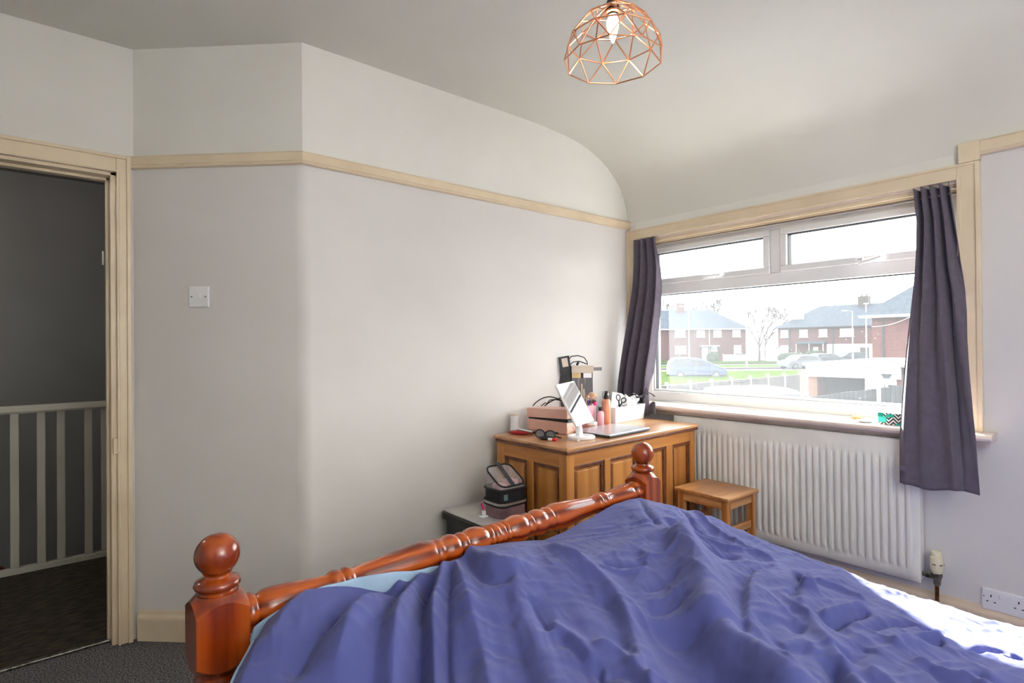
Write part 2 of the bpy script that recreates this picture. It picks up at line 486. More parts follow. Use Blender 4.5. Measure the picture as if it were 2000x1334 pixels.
# picture rails
def rail_profile(h=.053, t=.022):
    return [(0, 0), (t * .55, 0), (t * .8, .004), (t * .8, .010), (t, .014), (t, h - .008), (t * .75, h), (0, h)]
def mould(mb, p0, p1, prof, outward, cut0=0.0, cut1=0.0):
    """extrude a (t,z) profile from p0 to p1; ends mitred by cut (shift along the run per unit of t)"""
    p0, p1, ow = Vector(p0), Vector(p1), Vector(outward).normalized()
    run = (p1 - p0).normalized()
    n = len(prof)
    q0 = [p0 + ow * t + Vector((0, 0, z)) + run * (t * cut0) for t, z in prof]
    q1 = [p1 + ow * t + Vector((0, 0, z)) + run * (t * cut1) for t, z in prof]
    fs = [(i, (i + 1) % n, n + (i + 1) % n, n + i) for i in range(n)] + [tuple(range(n - 1, -1, -1)), tuple(range(n, 2 * n))]
    mb.add(q0 + q1, fs)
    return mb
dn = Vector((-d.y, d.x, 0));
if dn.y > 0: dn = -dn
mit = math.tan(math.radians(21.85))
zr = 2.006
mb = MB(); mould(mb, (XC1, YB, zr), (XW, YB, zr), rail_profile(), (0, -1, 0), -mit, 0)
mould(mb, (XC1, YB, zr), (XC2 - .012, YA + .0115, zr), rail_profile(), dn, -mit, 0)
struct('trim_2', mb, M['cream'])
mb = MB(); mould(mb, (XW, .556, 2.018), (XW, YR, 2.018), rail_profile(.062, .024), (-1, 0, 0))
mb.box((XW - .026, .490, 1.996), (XW, .5625, 2.080))
struct('trim_3', mb, M['cream'], bevel=.002)

# baseboards
def base_profile(h=.125, t=.017):
    return [(0, 0), (t, 0), (t, h - .034), (t * .9, h - .026), (t * .55, h - .014), (t * .35, h), (0, h)]
mb = MB(); mould(mb, (XC1, YB, 0), (XC2 + .015, YA - .014, 0), base_profile(), dn, -mit, 0); struct('baseboard_diagonal', mb, M['cream'])
mb = MB(); mould(mb, (XC1, YB, 0), (XW, YB, 0), base_profile(), (0, -1, 0), -mit, 0); struct('baseboard_back', mb, M['cream'])
mb = MB(); mould(mb, (XW, YB - .018, 0), (XW, YR, 0), base_profile(.128), (-1, 0, 0)); struct('baseboard_window', mb, M['cream'])

# ---- door frame (open doorway)
door = bpy.data.objects.new('door_1', None); COL.objects.link(door); door.location = (-.19, YA, 0); door['kind'] = 'structure'
mb = MB()
mb.box((DX1 - .026, YA - .004, 0), (DX1, YA + .104, DH)); mb.box((DX0, YA - .004, 0), (DX0 + .026, YA + .104, DH)); mb.box((DX0, YA - .004, DH - .02), (DX1, YA + .104, DH))
mk('jamb', mb, M['cream'], door, bevel=.002)
mb = MB()
mb.box((DX1 - .038, YA + .045, 0), (DX1 - .026, YA + .085, DH - .02)); mb.box((DX0 + .026, YA + .045, 0), (DX0 + .038, YA + .085, DH - .02)); mb.box((DX0 + .026, YA + .045, DH - .032), (DX1 - .026, YA + .085, DH - .02))
mk('door_stop', mb, M['cream'], door, bevel=.002)
def casing(name, x0, x1, z0, z1):
    mb = MB(); mb.box((x0, YA - .016, z0), (x1, YA, z1))
    return mb
mb = MB(); mb.box((DX1 - .006, YA - .017, 0), (XC2 - .012, YA, 2.052)); mb.box((DX1 - .006, YA - .024, 0), (DX1 + .004, YA - .016, 1.985)); mb.box((XC2 - .026, YA - .026, 0), (XC2 - .010, YA - .016, 2.052))
mk('casing_upright', mb, M['cream'], door, bevel=.003)
mb = MB(); mb.box((DX0 - .055, YA - .017, 0), (DX0 + .006, YA, 2.052)); mb.box((DX0 - .004, YA - .024, 0), (DX0 + .006, YA - .016, 1.985)); mb.box((DX0 - .055, YA - .026, 0), (DX0 - .042, YA - .016, 2.052))
mk('casing_upright', mb, M['cream'], door, bevel=.003)
mb = MB(); mb.box((DX0 + .006, YA - .017, DH - .006), (DX1 - .006, YA, 2.052)); mb.box((DX0, YA - .024, DH - .006), (DX1, YA - .016, DH + .004)); mb.box((DX0 - .04, YA - .026, 2.038), (XC2 - .026, YA - .016, 2.052))
mk('casing_head', mb, M['cream'], door, bevel=.003)
mb = MB(); mb.box((DX1 - .027, YA + .008, .79), (DX1 - .020, YA + .036, .86)); mb.box((DX1 - .02, YA - .021, .80), (DX1 + .006, YA - .002, .865))
mk('strike_plate', mb, M['cream'], door, bevel=.002)
mb = MB(); mb.box((DX1 - .037, YA + .086, 1.60), (DX1 - .026, YA + .101, 1.655)); mb.tube([(DX1 - .044, YA + .103, 1.60), (DX1 - .044, YA + .103, 1.66)], .005)
mk('hinge', mb, M['chrome'], door)

# ---- landing
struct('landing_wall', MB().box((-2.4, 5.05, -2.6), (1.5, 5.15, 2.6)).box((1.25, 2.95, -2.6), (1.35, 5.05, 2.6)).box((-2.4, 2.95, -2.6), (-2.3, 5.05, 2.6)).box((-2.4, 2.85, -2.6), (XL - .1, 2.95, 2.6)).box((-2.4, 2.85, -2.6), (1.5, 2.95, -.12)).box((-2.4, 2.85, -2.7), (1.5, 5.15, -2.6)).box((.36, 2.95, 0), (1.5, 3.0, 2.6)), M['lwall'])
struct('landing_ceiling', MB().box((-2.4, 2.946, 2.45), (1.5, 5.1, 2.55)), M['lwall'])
mb = MB()
for k in range(8):
    mb.box((1.25 - .28 * (k + 1), 4.2, -2.6), (1.25 - .28 * k, 5.05, -.2 * (k + 1)))
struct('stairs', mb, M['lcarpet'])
bal = thing('landing_banister', 'pale painted landing banister with square balusters beyond the open doorway', 'banister', (-.2, 4.12, 0))
mb = MB()
hp = [(-.032, 0), (.032, 0), (.036, .012), (.03, .03), (.015, .042), (-.015, .042), (-.03, .03), (-.036, .012)]
mb.extr(hp, (-1.5, 4.12, .884), (2.75, 0, 0), (0, 1, 0), (0, 0, 1))
mk('handrail', mb, M['lwhite'], bal, bevel=.002)
mk('base_rail', MB().box((-1.5, 4.10, -.02), (1.25, 4.14, .03)), M['lwhite'], bal, bevel=.003)
b0 = None
for i, x in enumerate((-.5, -.375, -.26, -.136, -.024, .063, .189, .268, .38, .5)):
    if b0 is None:
        b0 = mk('baluster', MB().box((-.019, 4.102, .03), (.019, 4.138, .885)), M['lwhite'], bal, bevel=.003, local=True)
        b0.matrix_parent_inverse = Matrix.Translation(-Vector(bal.location)); b0.location.x = x
    else:
        c = b0.copy(); COL.objects.link(c); c.location.x = x
nw = thing('stair_newel_post', 'dark varnished newel knob at floor level behind the banister', 'newel', (-.25, 4.42, -2.0))
mk('post', MB().box((-.29, 4.38, -2.0), (-.21, 4.46, -.16)), M['bedz'], nw, bevel=.005)
mk('knob', MB().lathe([(.001, .09), (.03, .086), (.055, .07), (.066, .045), (.06, .02), (.04, .0), (.03, -.02), (.05, -.035), (.05, -.05)], (-.25, 4.42, -.11)), M['bedz'], nw, smooth=True)

# ============================================================ WINDOW
win = bpy.data.objects.new('window_1', None); COL.objects.link(win); win.location = (3.14, 1.4, .87); win['kind'] = 'structure'
FX0, FX1 = 3.105, 3.165     # frame depth
fy0, fy1, fz0, fz1 = .556, 2.272, .862, 1.915
def wbox(mb, y0, y1, z0, z1, x0=FX0, x1=FX1):
    return mb.box((x0, y0, z0), (x1, y1, z1))
mb = MB()
wbox(mb, fy0, fy0 + .055, fz0, fz1); wbox(mb, fy1 - .055, fy1, fz0, fz1)
wbox(mb, fy0 + .055, fy1 - .055, fz0, .925); wbox(mb, fy0 + .055, fy1 - .055, 1.868, fz1)
mk('outer_frame', mb, M['upvc'], win, bevel=.005)
mb = MB(); wbox(mb, fy0 + .055, fy1 - .055, 1.562, 1.630)
mk('transom', mb, M['upvc'], win, bevel=.005)
mb = MB(); wbox(mb, 1.366, 1.424, 1.630, 1.868)
mk('mullion', mb, M['upvc'], win, bevel=.005)
mb = MB(); wbox(mb, fy0 + .055, fy1 - .055, .925, .938, FX0 + .012, FX1); wbox(mb, fy0 + .055, fy0 + .068, .938, 1.562, FX0 + .012, FX1); wbox(mb, fy1 - .068, fy1 - .055, .938, 1.562, FX0 + .012, FX1)
mk('glazing_bead', mb, M['upvc'], win, bevel=.004)
def ring(mb, y0, y1, z0, z1, w, x0, x1):
    wbox(mb, y0, y1, z0, z0 + w, x0, x1); wbox(mb, y0, y1, z1 - w, z1, x0, x1)
    wbox(mb, y0, y0 + w, z0 + w, z1 - w, x0, x1); wbox(mb, y1 - w, y1, z0 + w, z1 - w, x0, x1)
    return mb
def pane(y0, y1, z0, z1, x):
    mb = MB(); mb.add([(x, y0, z0), (x, y1, z0), (x, y1, z1), (x, y0, z1)], [(0, 3, 2, 1)])
    return mb
mk('gasket', ring(MB(), fy0 + .066, fy1 - .066, .934, 1.564, .0055, FX0 + .020, FX1 - .01), M['rubber'], win)
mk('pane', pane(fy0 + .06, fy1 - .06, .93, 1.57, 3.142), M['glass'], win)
# left top light (shut) and right top light (ajar handle)
s1 = mk('sash', ring(MB(), 1.424, fy1 - .050, 1.628, 1.872, .036, FX0 - .012, FX1 - .01), M['upvc'], win, bevel=.005)
mk('gasket', ring(MB(), 1.458, fy1 - .084, 1.662, 1.838, .005, FX0 + .006, FX1 - .012), M['rubber'], s1)
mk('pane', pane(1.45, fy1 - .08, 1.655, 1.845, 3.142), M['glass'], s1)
s2 = mk('sash', ring(MB(), fy0 + .05, 1.366, 1.628, 1.872, .036, FX0 - .012, FX1 - .01), M['upvc'], win, bevel=.005)
mk('gasket', ring(MB(), fy0 + .084, 1.332, 1.662, 1.838, .005, FX0 + .006, FX1 - .012), M['rubber'], s2)
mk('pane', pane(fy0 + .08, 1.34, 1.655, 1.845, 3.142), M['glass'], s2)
def handle(parent, y, ang):
    mb = MB(); mb.obox((FX0 - .017, y, 1.642), .012, .085, .022)
    mb.obox((FX0 - .030, y + .012, 1.646), .020, .026, .020)
    mb.obox((FX0 - .036 - .012 * abs(math.sin(ang)), y - .035 * math.cos(ang), 1.648 + .045 * math.sin(ang) * .6), .012, .10, .013, 0, ang * .6)
    return mk('handle', mb, M['plastic'], parent, bevel=.003)
h1 = handle(s1, 1.79, 0.0); h1['label'] = 'white closed window handle'
h2 = handle(s2, .955, -.42)
# outside sill
mk('outer_sill', MB().box((3.165, fy0 - .03, .83), (3.36, fy1 + .03, .862)), M['upvc'], win, bevel=.006)

# inner sill with nosing, moulding under it
mb = MB()
sp = [(0, 0), (.205, 0), (.213, .005), (.217, .014), (.213, .024), (.205, .029), (0, .029)]
q = [(3.108 - a, z) for a, z in sp]
mb.add([(x, .452, .828 + z) for x, z in q] + [(x, 2.330, .828 + z) for x, z in q], [(i, (i + 1) % 7, 7 + (i + 1) % 7, 7 + i) for i in range(7)] + [tuple(range(6, -1, -1)), tuple(range(7, 14))])
mb.box((XW - .04, .478, .806), (XW + .02, 2.330, .829))
mb.box((XW - .022, .478, .792), (XW + .02, 2.330, .806))
struct('trim_4', mb, M['sillp'])
# reveals (painted boards lining the opening)
mb = MB()
mb.box((XW - .001, WY1 - .012, .857), (3.106, WY1 + .004, WZ1)); mb.box((XW - .001, WY0 - .004, .857), (3.106, WY0 + .012, WZ1)); mb.box((XW - .001, WY0, WZ1 - .012), (3.106, WY1, WZ1 + .004))
struct('trim_5', mb, M['sillp'])
# architrave: top, right, left
mb = MB()
at = .020
mb.box((XW - at, .492, .857), (XW, .570, 1.995)); mb.box((XW - at - .008, .492, .857), (XW - at, .508, 1.995)); mb.box((XW - at - .004, .556, .857), (XW - at, .570, 1.945))
mb.box((XW - at, .570, 1.930), (XW, 2.331, 1.995)); mb.box((XW - at - .006, .508, 1.984), (XW - at, 2.331, 1.995)); mb.box((XW - at - .004, .570, 1.930), (XW - at, 2.262, 1.943))
mb.box((XW - at, 2.262, .857), (XW, 2.331, 1.930)); mb.box((XW - at - .004, 2.262, .857), (XW - at, 2.275, 1.943)); mb.box((XW - at - .005, 2.305, .857), (XW - at, 2.331, 1.984))
struct('trim_6', mb, M['cream'], bevel=.0025)
# head batten with the curtain track under it
mb = MB(); mb.box((XW + .02, .572, 1.888), (XW + .075, 2.258, 1.921)); mb.box((XW + .005, .572, 1.900), (XW + .02, 2.258, 1.921))
struct('trim_7', mb, M['cream'], bevel=.003)
tr = thing('curtain_track', 'thin brown-grey curtain pole running under the window head', 'curtain pole', (XW, 1.41, 1.88))
mk('pole', MB().tube([(XW - .002, .560, 1.879), (XW - .002, 1.40, 1.879)], .0062, 10), M['rodm'], tr, smooth=True)
mk('pole', MB().tube([(XW - .002, 1.40, 1.879), (XW - .002, 2.268, 1.879)], .0050, 10), M['rodm'], tr, smooth=True)
mk('bracket', MB().box((XW - .006, .556, 1.868), (XW + .012, .563, 1.890)), M['silver'], tr)
mk('bracket', MB().box((XW - .006, 2.265, 1.868), (XW + .012, 2.272, 1.890)), M['silver'], tr)

# ============================================================ CURTAINS
def lerp_tab(tab, z):
    tab = sorted(tab)
    if z <= tab[0][0]: return tab[0][1]
    for (a, b), (c, dd) in zip(tab, tab[1:]):
        if z <= c: return b + (dd - b) * (z - a) / (c - a)
    return tab[-1][1]
def sm(a, b, x):
    t = max(0, min(1, (x - a) / (b - a))); return t * t * (3 - 2 * t)
# right curtain: four pinch folds at the top, opening to a nearly flat hem
RL = [(1.925, .718), (1.777, .705), (1.662, .709), (1.48, .718), (1.3, .732), (1.164, .741), (.985, .750), (.829, .757), (.615, .759)]
RR = [(1.925, .590), (1.80, .580), (1.66, .568), (1.573, .560), (1.45, .542), (1.36, .534), (1.251, .528), (1.018, .506), (.839, .492), (.624, .483)]
def rc(uu, vv):
    z = 1.925 + (.618 - 1.925) * vv
    yl, yr = lerp_tab(RL, z), lerp_tab(RR, z)
    x = 2.988 + (2.845 - 2.988) * sm(0.0, .95, vv)
    y = yl + (yr - yl) * uu
    amp = .020 * (1 - .72 * sm(.15, .95, vv))
    ph = uu * 2 * PI * (3.9 - 1.1 * vv) + .5 - 1.1 * vv
    w = math.cos(ph)
    w = math.copysign(abs(w) ** .7, w)
    x += -amp * w - .004 * math.sin(uu * 31 + vv * 5) * (1 - vv)
    # deep fold that runs from the third pleat down to the hem on the right
    c = .60 + .12 * vv
    x += .024 * sm(.2, .6, vv) * (1 - .55 * sm(.75, 1, vv)) * math.exp(-((uu - c - .09) / .035) ** 2)
    x -= .014 * sm(.2, .6, vv) * (1 - .5 * sm(.8, 1, vv)) * math.exp(-((uu - c - .01) / .05) ** 2)
    x += .030 * math.exp(-((uu) / .06) ** 2) * sm(.05, .3, vv)
    # tied head
    x += .006 * math.exp(-((vv - .02) / .012) ** 2)
    y += .004 * math.sin(ph * 1.0 + 1.2) * (1 - vv)
    z += .006 * math.sin(uu * 9 + 1) * vv + (.012 * (uu - .5)) * vv
    if vv < .001: z -= .012 * (.5 - .5 * math.cos(ph)) 
    return (x, y, z)
cR = thing('curtain', 'plum-grey curtain gathered at the right of the window, hanging over the radiator', 'curtain', (2.96, .62, 1.92))
c1 = mk('cloth', MB().grid(rc, 120, 90), M['curt'], cR, smooth=True, angle=180)
sd_ = c1.modifiers.new('thick', 'SOLIDIFY'); sd_.thickness = .003; sd_.offset = 0
mk('eyelet', MB().lathe([(.010, 0), (.013, .001), (.013, .003), (.010, .004)], (2.834, .737, .690), (-1, 0, 0), 14), M['curt'], cR, smooth=True)
# left curtain: hangs into the corner, hem behind the chest things, a side lobe over the sill
LL = [(1.93, 2.252), (1.617, 2.255), (1.346, 2.275), (1.143, 2.296), (.938, 2.318), (.70, 2.32)]
LR = [(1.93, 2.092), (1.731, 2.068), (1.47, 2.058), (1.211, 2.063), (1.016, 2.081), (.80, 2.085), (.60, 2.09)]
def lc(uu, vv):
    z = 1.925 + (.792 - 1.925) * vv
    yl, yr = lerp_tab(LL, z), lerp_tab(LR, z)
    x = 2.982 + (2.878 - 2.982) * sm(.1, .9, vv)
    y = yl + (yr - yl) * uu
    amp = .015 + .010 * sm(0, .6, vv)
    w = math.cos(uu * 2 * PI * 3.1 + .3 + .8 * vv)
    x += -amp * math.copysign(abs(w) ** .7, w) - .003 * math.sin(uu * 37)
    x += .045 * math.exp(-((uu - 1) / .07) ** 2) * sm(.0, .3, vv) * (1 - sm(.75, .86, vv))
    y += .006 * math.sin(uu * 2 * PI * 3.1 + 1.2) * (1 - .3 * vv)
    return (x, y, z)
cL = thing('curtain', 'plum-grey curtain gathered in the corner at the left of the window', 'curtain', (2.98, 2.17, 1.92))
c2 = mk('cloth', MB().grid(lc, 110, 70), M['curt'], cL, smooth=True, angle=180)
sd_ = c2.modifiers.new('thick', 'SOLIDIFY'); sd_.thickness = .003; sd_.offset = 0
def lobe(uu, vv):
    an = -.3 + 3.4 * uu
    rr = .030 + .010 * vv
    return (2.880 + .018 * math.sin(an * 1.3) - .012 * vv, 2.058 + rr * math.cos(an) * .9, .878 - .075 * vv - .035 * (uu - .45) ** 2 * (1 - vv) - .05 * (1 - math.sin(min(PI, max(0, an)))) * (1 - vv) * .3)
c3 = mk('hem_fold', MB().grid(lobe, 24, 16), M['curt'], cL, smooth=True, angle=180)
sd_ = c3.modifiers.new('thick', 'SOLIDIFY'); sd_.thickness = .003

# ============================================================ RADIATOR
ry0, ry1, rz0, rz1 = .702, 1.944, .176, .797
rdt = thing('radiator', 'long white ribbed panel radiator under the window', 'radiator', (2.96, 1.32, .176))
NR = 37
pitch = (ry1 - ry0 - .05) / NR
def rp(y, z):
    x = 2.928
    e = sm(rz0 + .045, rz0 + .075, z) * (1 - sm(rz1 - .105, rz1 - .075, z))
    t = ((y - ry0 - .025) / pitch) % 1.0
    if y < ry0 + .025 or y > ry1 - .025: k = 0
    else: k = sm(.10, .26, t) * (1 - sm(.74, .90, t))
    return (x - .0085 * k * e, y, z)
ys = [ry0, ry0 + .004]
for i in range(NR):
    b = ry0 + .025 + i * pitch
    ys += [b + pitch * f for f in (0, .10, .15, .20, .26, .5, .74, .80, .85, .90)]
ys += [ry1 - .025, ry1]
zs = [rz0, rz0 + .004, rz0 + .045, rz0 + .053, rz0 + .062, rz0 + .075, .4, .6, rz1 - .105, rz1 - .096, rz1 - .086, rz1 - .075, rz1 - .004, rz1]
mb = MB()
vs = []
for z in zs:
    for y in ys:
        p3 = rp(y, z)
        if z in (rz0, rz1) or y in (ry0, ry1): p3 = (p3[0] + .006, p3[1], p3[2])
        vs.append(p3)
ny = len(ys)
mb.add(vs, [(j * ny + i, (j + 1) * ny + i, (j + 1) * ny + i + 1, j * ny + i + 1) for j in range(len(zs) - 1) for i in range(ny - 1)])
mk('front_panel', mb, M['rad'], rdt, smooth=True, angle=60)
mk('back_panel', MB().box((2.972, ry0 + .01, rz0 + .01), (2.986, ry1 - .01, rz1 - .02)), M['rad'], rdt, bevel=.004)
for q_ in (ry0, ry1 - .006): mk('side_cover', MB().box((2.934, q_, rz0 + .01), (2.990, q_ + .006, rz1)), M['rad'], rdt, bevel=.002)
mb = MB()
k = ry0 + .012
while k < ry1 - .01:
    mb.box((2.936, k, rz1 - .005), (2.988, k + .007, rz1 + .001)); k += .0155
mb.box((2.934, ry0, rz1 - .002), (2.942, ry1, rz1 + .003)); mb.box((2.982, ry0, rz1 - .002), (2.990, ry1, rz1 + .003))
mk('top_grille', mb, M['rad'], rdt)
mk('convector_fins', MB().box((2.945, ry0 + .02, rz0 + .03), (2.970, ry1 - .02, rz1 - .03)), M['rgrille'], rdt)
for q_ in (ry0 + .15, ry1 - .19): mk('wall_bracket', MB().box((2.986, q_, .30), (XW - .0005, q_ + .04, .75)), M['rad'], rdt)
vl = thing('radiator_valve', 'cream thermostatic valve on a copper pipe at the radiator corner', 'valve', (2.955, .655, 0))
mk('head', MB().lathe([(.001, .092), (.017, .092), (.019, .088), (.0195, .072), (.0235, .068), (.0245, .030), (.0225, .012), (.018, .006), (.018, 0)], (2.955, .650, .232), (0, 0, 1), 20), M['trv'], vl, smooth=True, angle=30)
mb = MB()
for k in range(4):
    an = math.radians(170 + 60 * k); mb.obox((2.955 + .0240 * math.cos(an), .650 + .0240 * math.sin(an), .272), .003, .012, .003, an)
mk('index_mark', mb, M['black'], vl)
mb = MB().lathe([(.016, 0), (.016, .014), (.020, .015), (.020, .030), (.012, .034)], (2.955, .650, .200), (0, 0, 1), 6)
mb.lathe([(.011, 0), (.011, .018), (.014, .019), (.014, .038), (.010, .040), (.010, .056)], (2.955, .650, .214), (0, 1, 0), 6)
mb.lathe([(.008, 0), (.013, .004), (.013, .02), (.011, .03)], (2.955, .650, .176), (0, 0, 1), 6)
mk('body', mb, M['dchrome'], vl, bevel=.001)
mk('pipe', MB().tube([(2.955, .650, 0), (2.955, .650, .182)], .0078, 12), M['copper'], vl, smooth=True)

# ============================================================ SWITCH AND SOCKET
sw = thing('light_switch', 'square white light switch on the diagonal wall beside the doorway', 'switch', (.507, 2.651, 1.413))
Rz = math.atan2(-dn.x, dn.y) + PI      # local +y points out of the wall
def facebox(o, c_uvw, su, sv, sw_, tx=0):
    """box on a wall: u along the wall, v up, w out of the wall"""
    base, eu, ew = o
    mb = MB()
    vs = []
    for b in (-1, 1):
        for a, c in ((-1, -1), (1, -1), (1, 1), (-1, 1)):
            p3 = Vector(base) + Vector(eu) * (c_uvw[0] + a * su / 2) + Vector((0, 0, 1)) * (c_uvw[1] + b * sv / 2) + Vector(ew) * (c_uvw[2] + c * sw_ / 2)
            vs.append(p3)
    mb.add(vs, [(0, 3, 2, 1), (4, 5, 6, 7), (0, 1, 5, 4), (1, 2, 6, 5), (2, 3, 7, 6), (3, 0, 4, 7)])
    return mb
eu = -d
fo_ = ((.507, 2.651, 1.456), eu, dn)
wc = Vector((.507, 2.651, 0)); pc = Vector((XC1, YB, 0)); off = (wc - pc).dot(dn); base = Vector((.507, 2.651, 1.456)) - dn * off
fr_ = (base, eu, dn)
mk('plate', facebox(fr_, (0, 0, .005), .087, .087, .010), M['plastic'], sw, bevel=.0025)
mk('rocker', facebox(fr_, (.004, 0, .0115), .012, .024, .005), M['plastic'], sw, bevel=.0015)
for sgn in (-1, 1):
    mk('screw', facebox(fr_, (sgn * .030, .0, .0102), .0055, .0055, .0015), M['dchrome'], sw)
so = thing('wall_socket', 'white double wall socket low on the wall right of the radiator', 'socket', (3.0, .434, .12))
fr2 = ((XW, .434, .162), (0, -1, 0), (-1, 0, 0))
mk('plate', facebox(fr2, (0, 0, .0055), .147, .087, .011), M['plastic'], so, bevel=.003)
for i, uu in enumerate((-.012, .012)):
    mk('rocker', facebox(fr2, (uu, .020, .013), .010, .016, .004), M['white'], so, bevel=.001)
for cu in (-.043, .043):
    mb = facebox(fr2, (cu, .016, .0112), .004, .010, .001); 
    for q_ in (-.012, .012): mb2 = facebox(fr2, (cu + q_, -.008, .0112), .007, .004, .001); mb.add(mb2.v, mb2.f)
    mk('pin_holes', mb, M['dark'], so)
for q_ in (-.066, .066): mk('screw', facebox(fr2, (q_, .010, .0112), .004, .004, .001), M['dchrome'], so)

# ============================================================ PENDANT LAMP
LC = Vector((1.247, 1.014, 0)); LZ = 2.052
lp = thing('pendant_lamp', 'copper wire geodesic pendant shade with a lit candle bulb on the ceiling', 'lamp', (LC.x, LC.y, ZC))
rings_ = []
def dec(rr, z, n_, ph):
    return [Vector((LC.x + rr * math.cos(ph + 2 * PI * k / n_), LC.y + rr * math.sin(ph + 2 * PI * k / n_), z)) for k in range(n_)]
ph = math.radians(49.81 + 18 + 4)
R0 = dec(.141, LZ, 10, ph); R1 = dec(.130, LZ + .060, 10, ph + PI / 10); R2 = dec(.094, LZ + .112, 10, ph)
R3 = dec(.054, LZ + .143, 5, ph + PI / 10); R4 = dec(.021, LZ + .152, 5, ph + PI / 10 + PI / 5)
mb = MB()
wr_ = .0021
def seg_(a, b): mb.tube([a, b], wr_, 6)
for k in range(10):
    seg_(R0[k], R0[(k + 1) % 10]); seg_(R1[k], R1[(k + 1) % 10]); seg_(R2[k], R2[(k + 1) % 10])
    seg_(R0[k], R1[k]); seg_(R0[(k + 1) % 10], R1[k])
    seg_(R1[k], R2[k]); seg_(R1[k], R2[(k + 1) % 10])
for k in range(5):
    seg_(R3[k], R3[(k + 1) % 5]); seg_(R3[k], R2[(2 * k) % 10]); seg_(R3[k], R2[(2 * k + 1) % 10])
    seg_(R3[k], R2[(2 * k + 2) % 10]); seg_(R3[k], R4[k]); seg_(R3[(k + 1) % 5], R4[k]); seg_(R4[k], R4[(k + 1) % 5])
mk('wire_shade', mb, M['cuwire'], lp, smooth=True, angle=60)
HZ = LZ + .152
mk('lamp_holder', MB().lathe([(.004, .030), (.013, .028), (.0175, .018), (.0175, -.004), (.022, -.006), (.022, -.011), (.016, -.012), (.016, -.020)], (LC.x, LC.y, HZ), (0, 0, 1), 24), M['dark'], lp, smooth=True, angle=30)
mk('holder_ring', MB().lathe([(.018, 0), (.0235, .001), (.0235, .006), (.018, .007)], (LC.x, LC.y, HZ - .017), (0, 0, 1), 24), M['cuwire'], lp, smooth=True, angle=30)
mk('flex', MB().tube([(LC.x, LC.y, HZ + .028), (LC.x, LC.y, ZC - .02)], .0035, 8), M['white'], lp, smooth=True)
mk('ceiling_rose', MB().lathe([(.006, -.03), (.030, -.024), (.040, -.010), (.042, 0)], (LC.x, LC.y, ZC), (0, 0, 1), 28), M['white'], lp, smooth=True, angle=30)
M['bulb'] = emis('lit_bulb_glass', (255, 240, 214), 30.0)
M['bulbneck'] = emis('bulb_neck_plastic', (240, 226, 222), .25)
bulb = mk('bulb', MB().lathe([(.001, 0), (.004, .004), (.0085, .018), (.0135, .034), (.0165, .048), (.0172, .058), (.0155, .068), (.0125, .074)], (LC.x, LC.y, HZ - .100), (0, 0, 1), 20), M['bulb'], lp, smooth=True)
mk('bulb_neck', MB().lathe([(.0125, 0), (.0135, .004), (.0135, .018), (.011, .024)], (LC.x, LC.y, HZ - .030), (0, 0, 1), 20), M['bulbneck'], lp, smooth=True)

# ============================================================ CHEST
CH = thing('blanket_chest', 'honey pine panelled blanket chest standing in the corner under the window', 'chest', (1.790, 1.745, 0), math.radians(.3))
L_, D_, H_ = 1.062, .500, .750
mats = (M['chest'],)
for x in (0, L_ - .05):
    for y in (0, D_ - .05): mk('corner_post', MB().box((x, y, 0), (x + .05, y + .05, H_)), M['chest'], CH, local=True, bevel=.003)
mk('top_rail', MB().box((.05, .003, H_ - .068), (L_ - .05, .028, H_)), M['chestx'], CH, local=True, bevel=.0015)
mk('bottom_rail', MB().box((.05, .003, .03), (L_ - .05, .028, .12)), M['chestx'], CH, local=True, bevel=.0015)
fx = [(.051, .268), (.310, .525), (.556, .782), (.840, 1.012)]
edges = [.05] + [e for p_ in fx for e in p_] + [L_ - .05]
for a, b in ((.268, .310), (.525, .556), (.782, .840)):
    mk('stile', MB().box((a, .003, .12), (b, .028, H_ - .068)), M['chest'], CH, local=True, bevel=.0015)
def panel_front(a, b, z0, z1):
    P = mk('panel', MB().box((a, .018, z0), (b, .026, z1)), M['chest'], CH, local=True)
    w = .020
    mb = MB()
    for (x0, zz0, x1, zz1) in ((a, z0, b, z0 + w), (a, z1 - w, b, z1), (a, z0 + w, a + w, z1 - w), (b - w, z0 + w, b, z1 - w)):
        mb.box((x0, .0085, zz0), (x1, .019, zz1))
    q = mk('panel_moulding', mb, M['mould'], P, local=True, bevel=.004)
    f = MB(); f.box((a + w + .012, .0145, z0 + w + .012), (b - w - .012, .019, z1 - w - .012))
    mk('raised_field', f, M['chest'], P, local=True, bevel=.003)
for a, b in fx: panel_front(a, b, .12, H_ - .068)
# left end: two panels
mk('end_top_rail', MB().box((.003, .05, H_ - .074), (.028, D_ - .05, H_)), M['chesty'], CH, local=True, bevel=.0015)
mk('end_bottom_rail', MB().box((.003, .05, .03), (.028, D_ - .05, .12)), M['chesty'], CH, local=True, bevel=.0015)
mk('end_stile', MB().box((.003, .232, .12), (.028, .274, H_ - .074)), M['chest'], CH, local=True, bevel=.0015)
def panel_end(a, b, z0, z1, x0=.018, sgn=1):
    P = mk('end_panel', MB().box((x0, a, z0), (x0 + .008, b, z1)), M['chest'], CH, local=True)
    w = .020; mb = MB()
    for (y0, zz0, y1, zz1) in ((a, z0, b, z0 + w), (a, z1 - w, b, z1), (a, z0 + w, a + w, z1 - w), (b - w, z0 + w, b, z1 - w)):
        mb.box((.0085, y0, zz0), (.019, y1, zz1))
    mk('panel_moulding', mb, M['mould'], P, local=True, bevel=.004)
    mk('raised_field', MB().box((.0145, a + w + .012, z0 + w + .012), (.019, b - w - .012, z1 - w - .012)), M['chest'], P, local=True, bevel=.003)
panel_end(.052, .232, .12, H_ - .074); panel_end(.274, .448, .12, H_ - .074)
mk('right_end', MB().box((L_ - .028, .05, .03), (L_ - .006, D_ - .05, H_)), M['chesty'], CH, local=True)
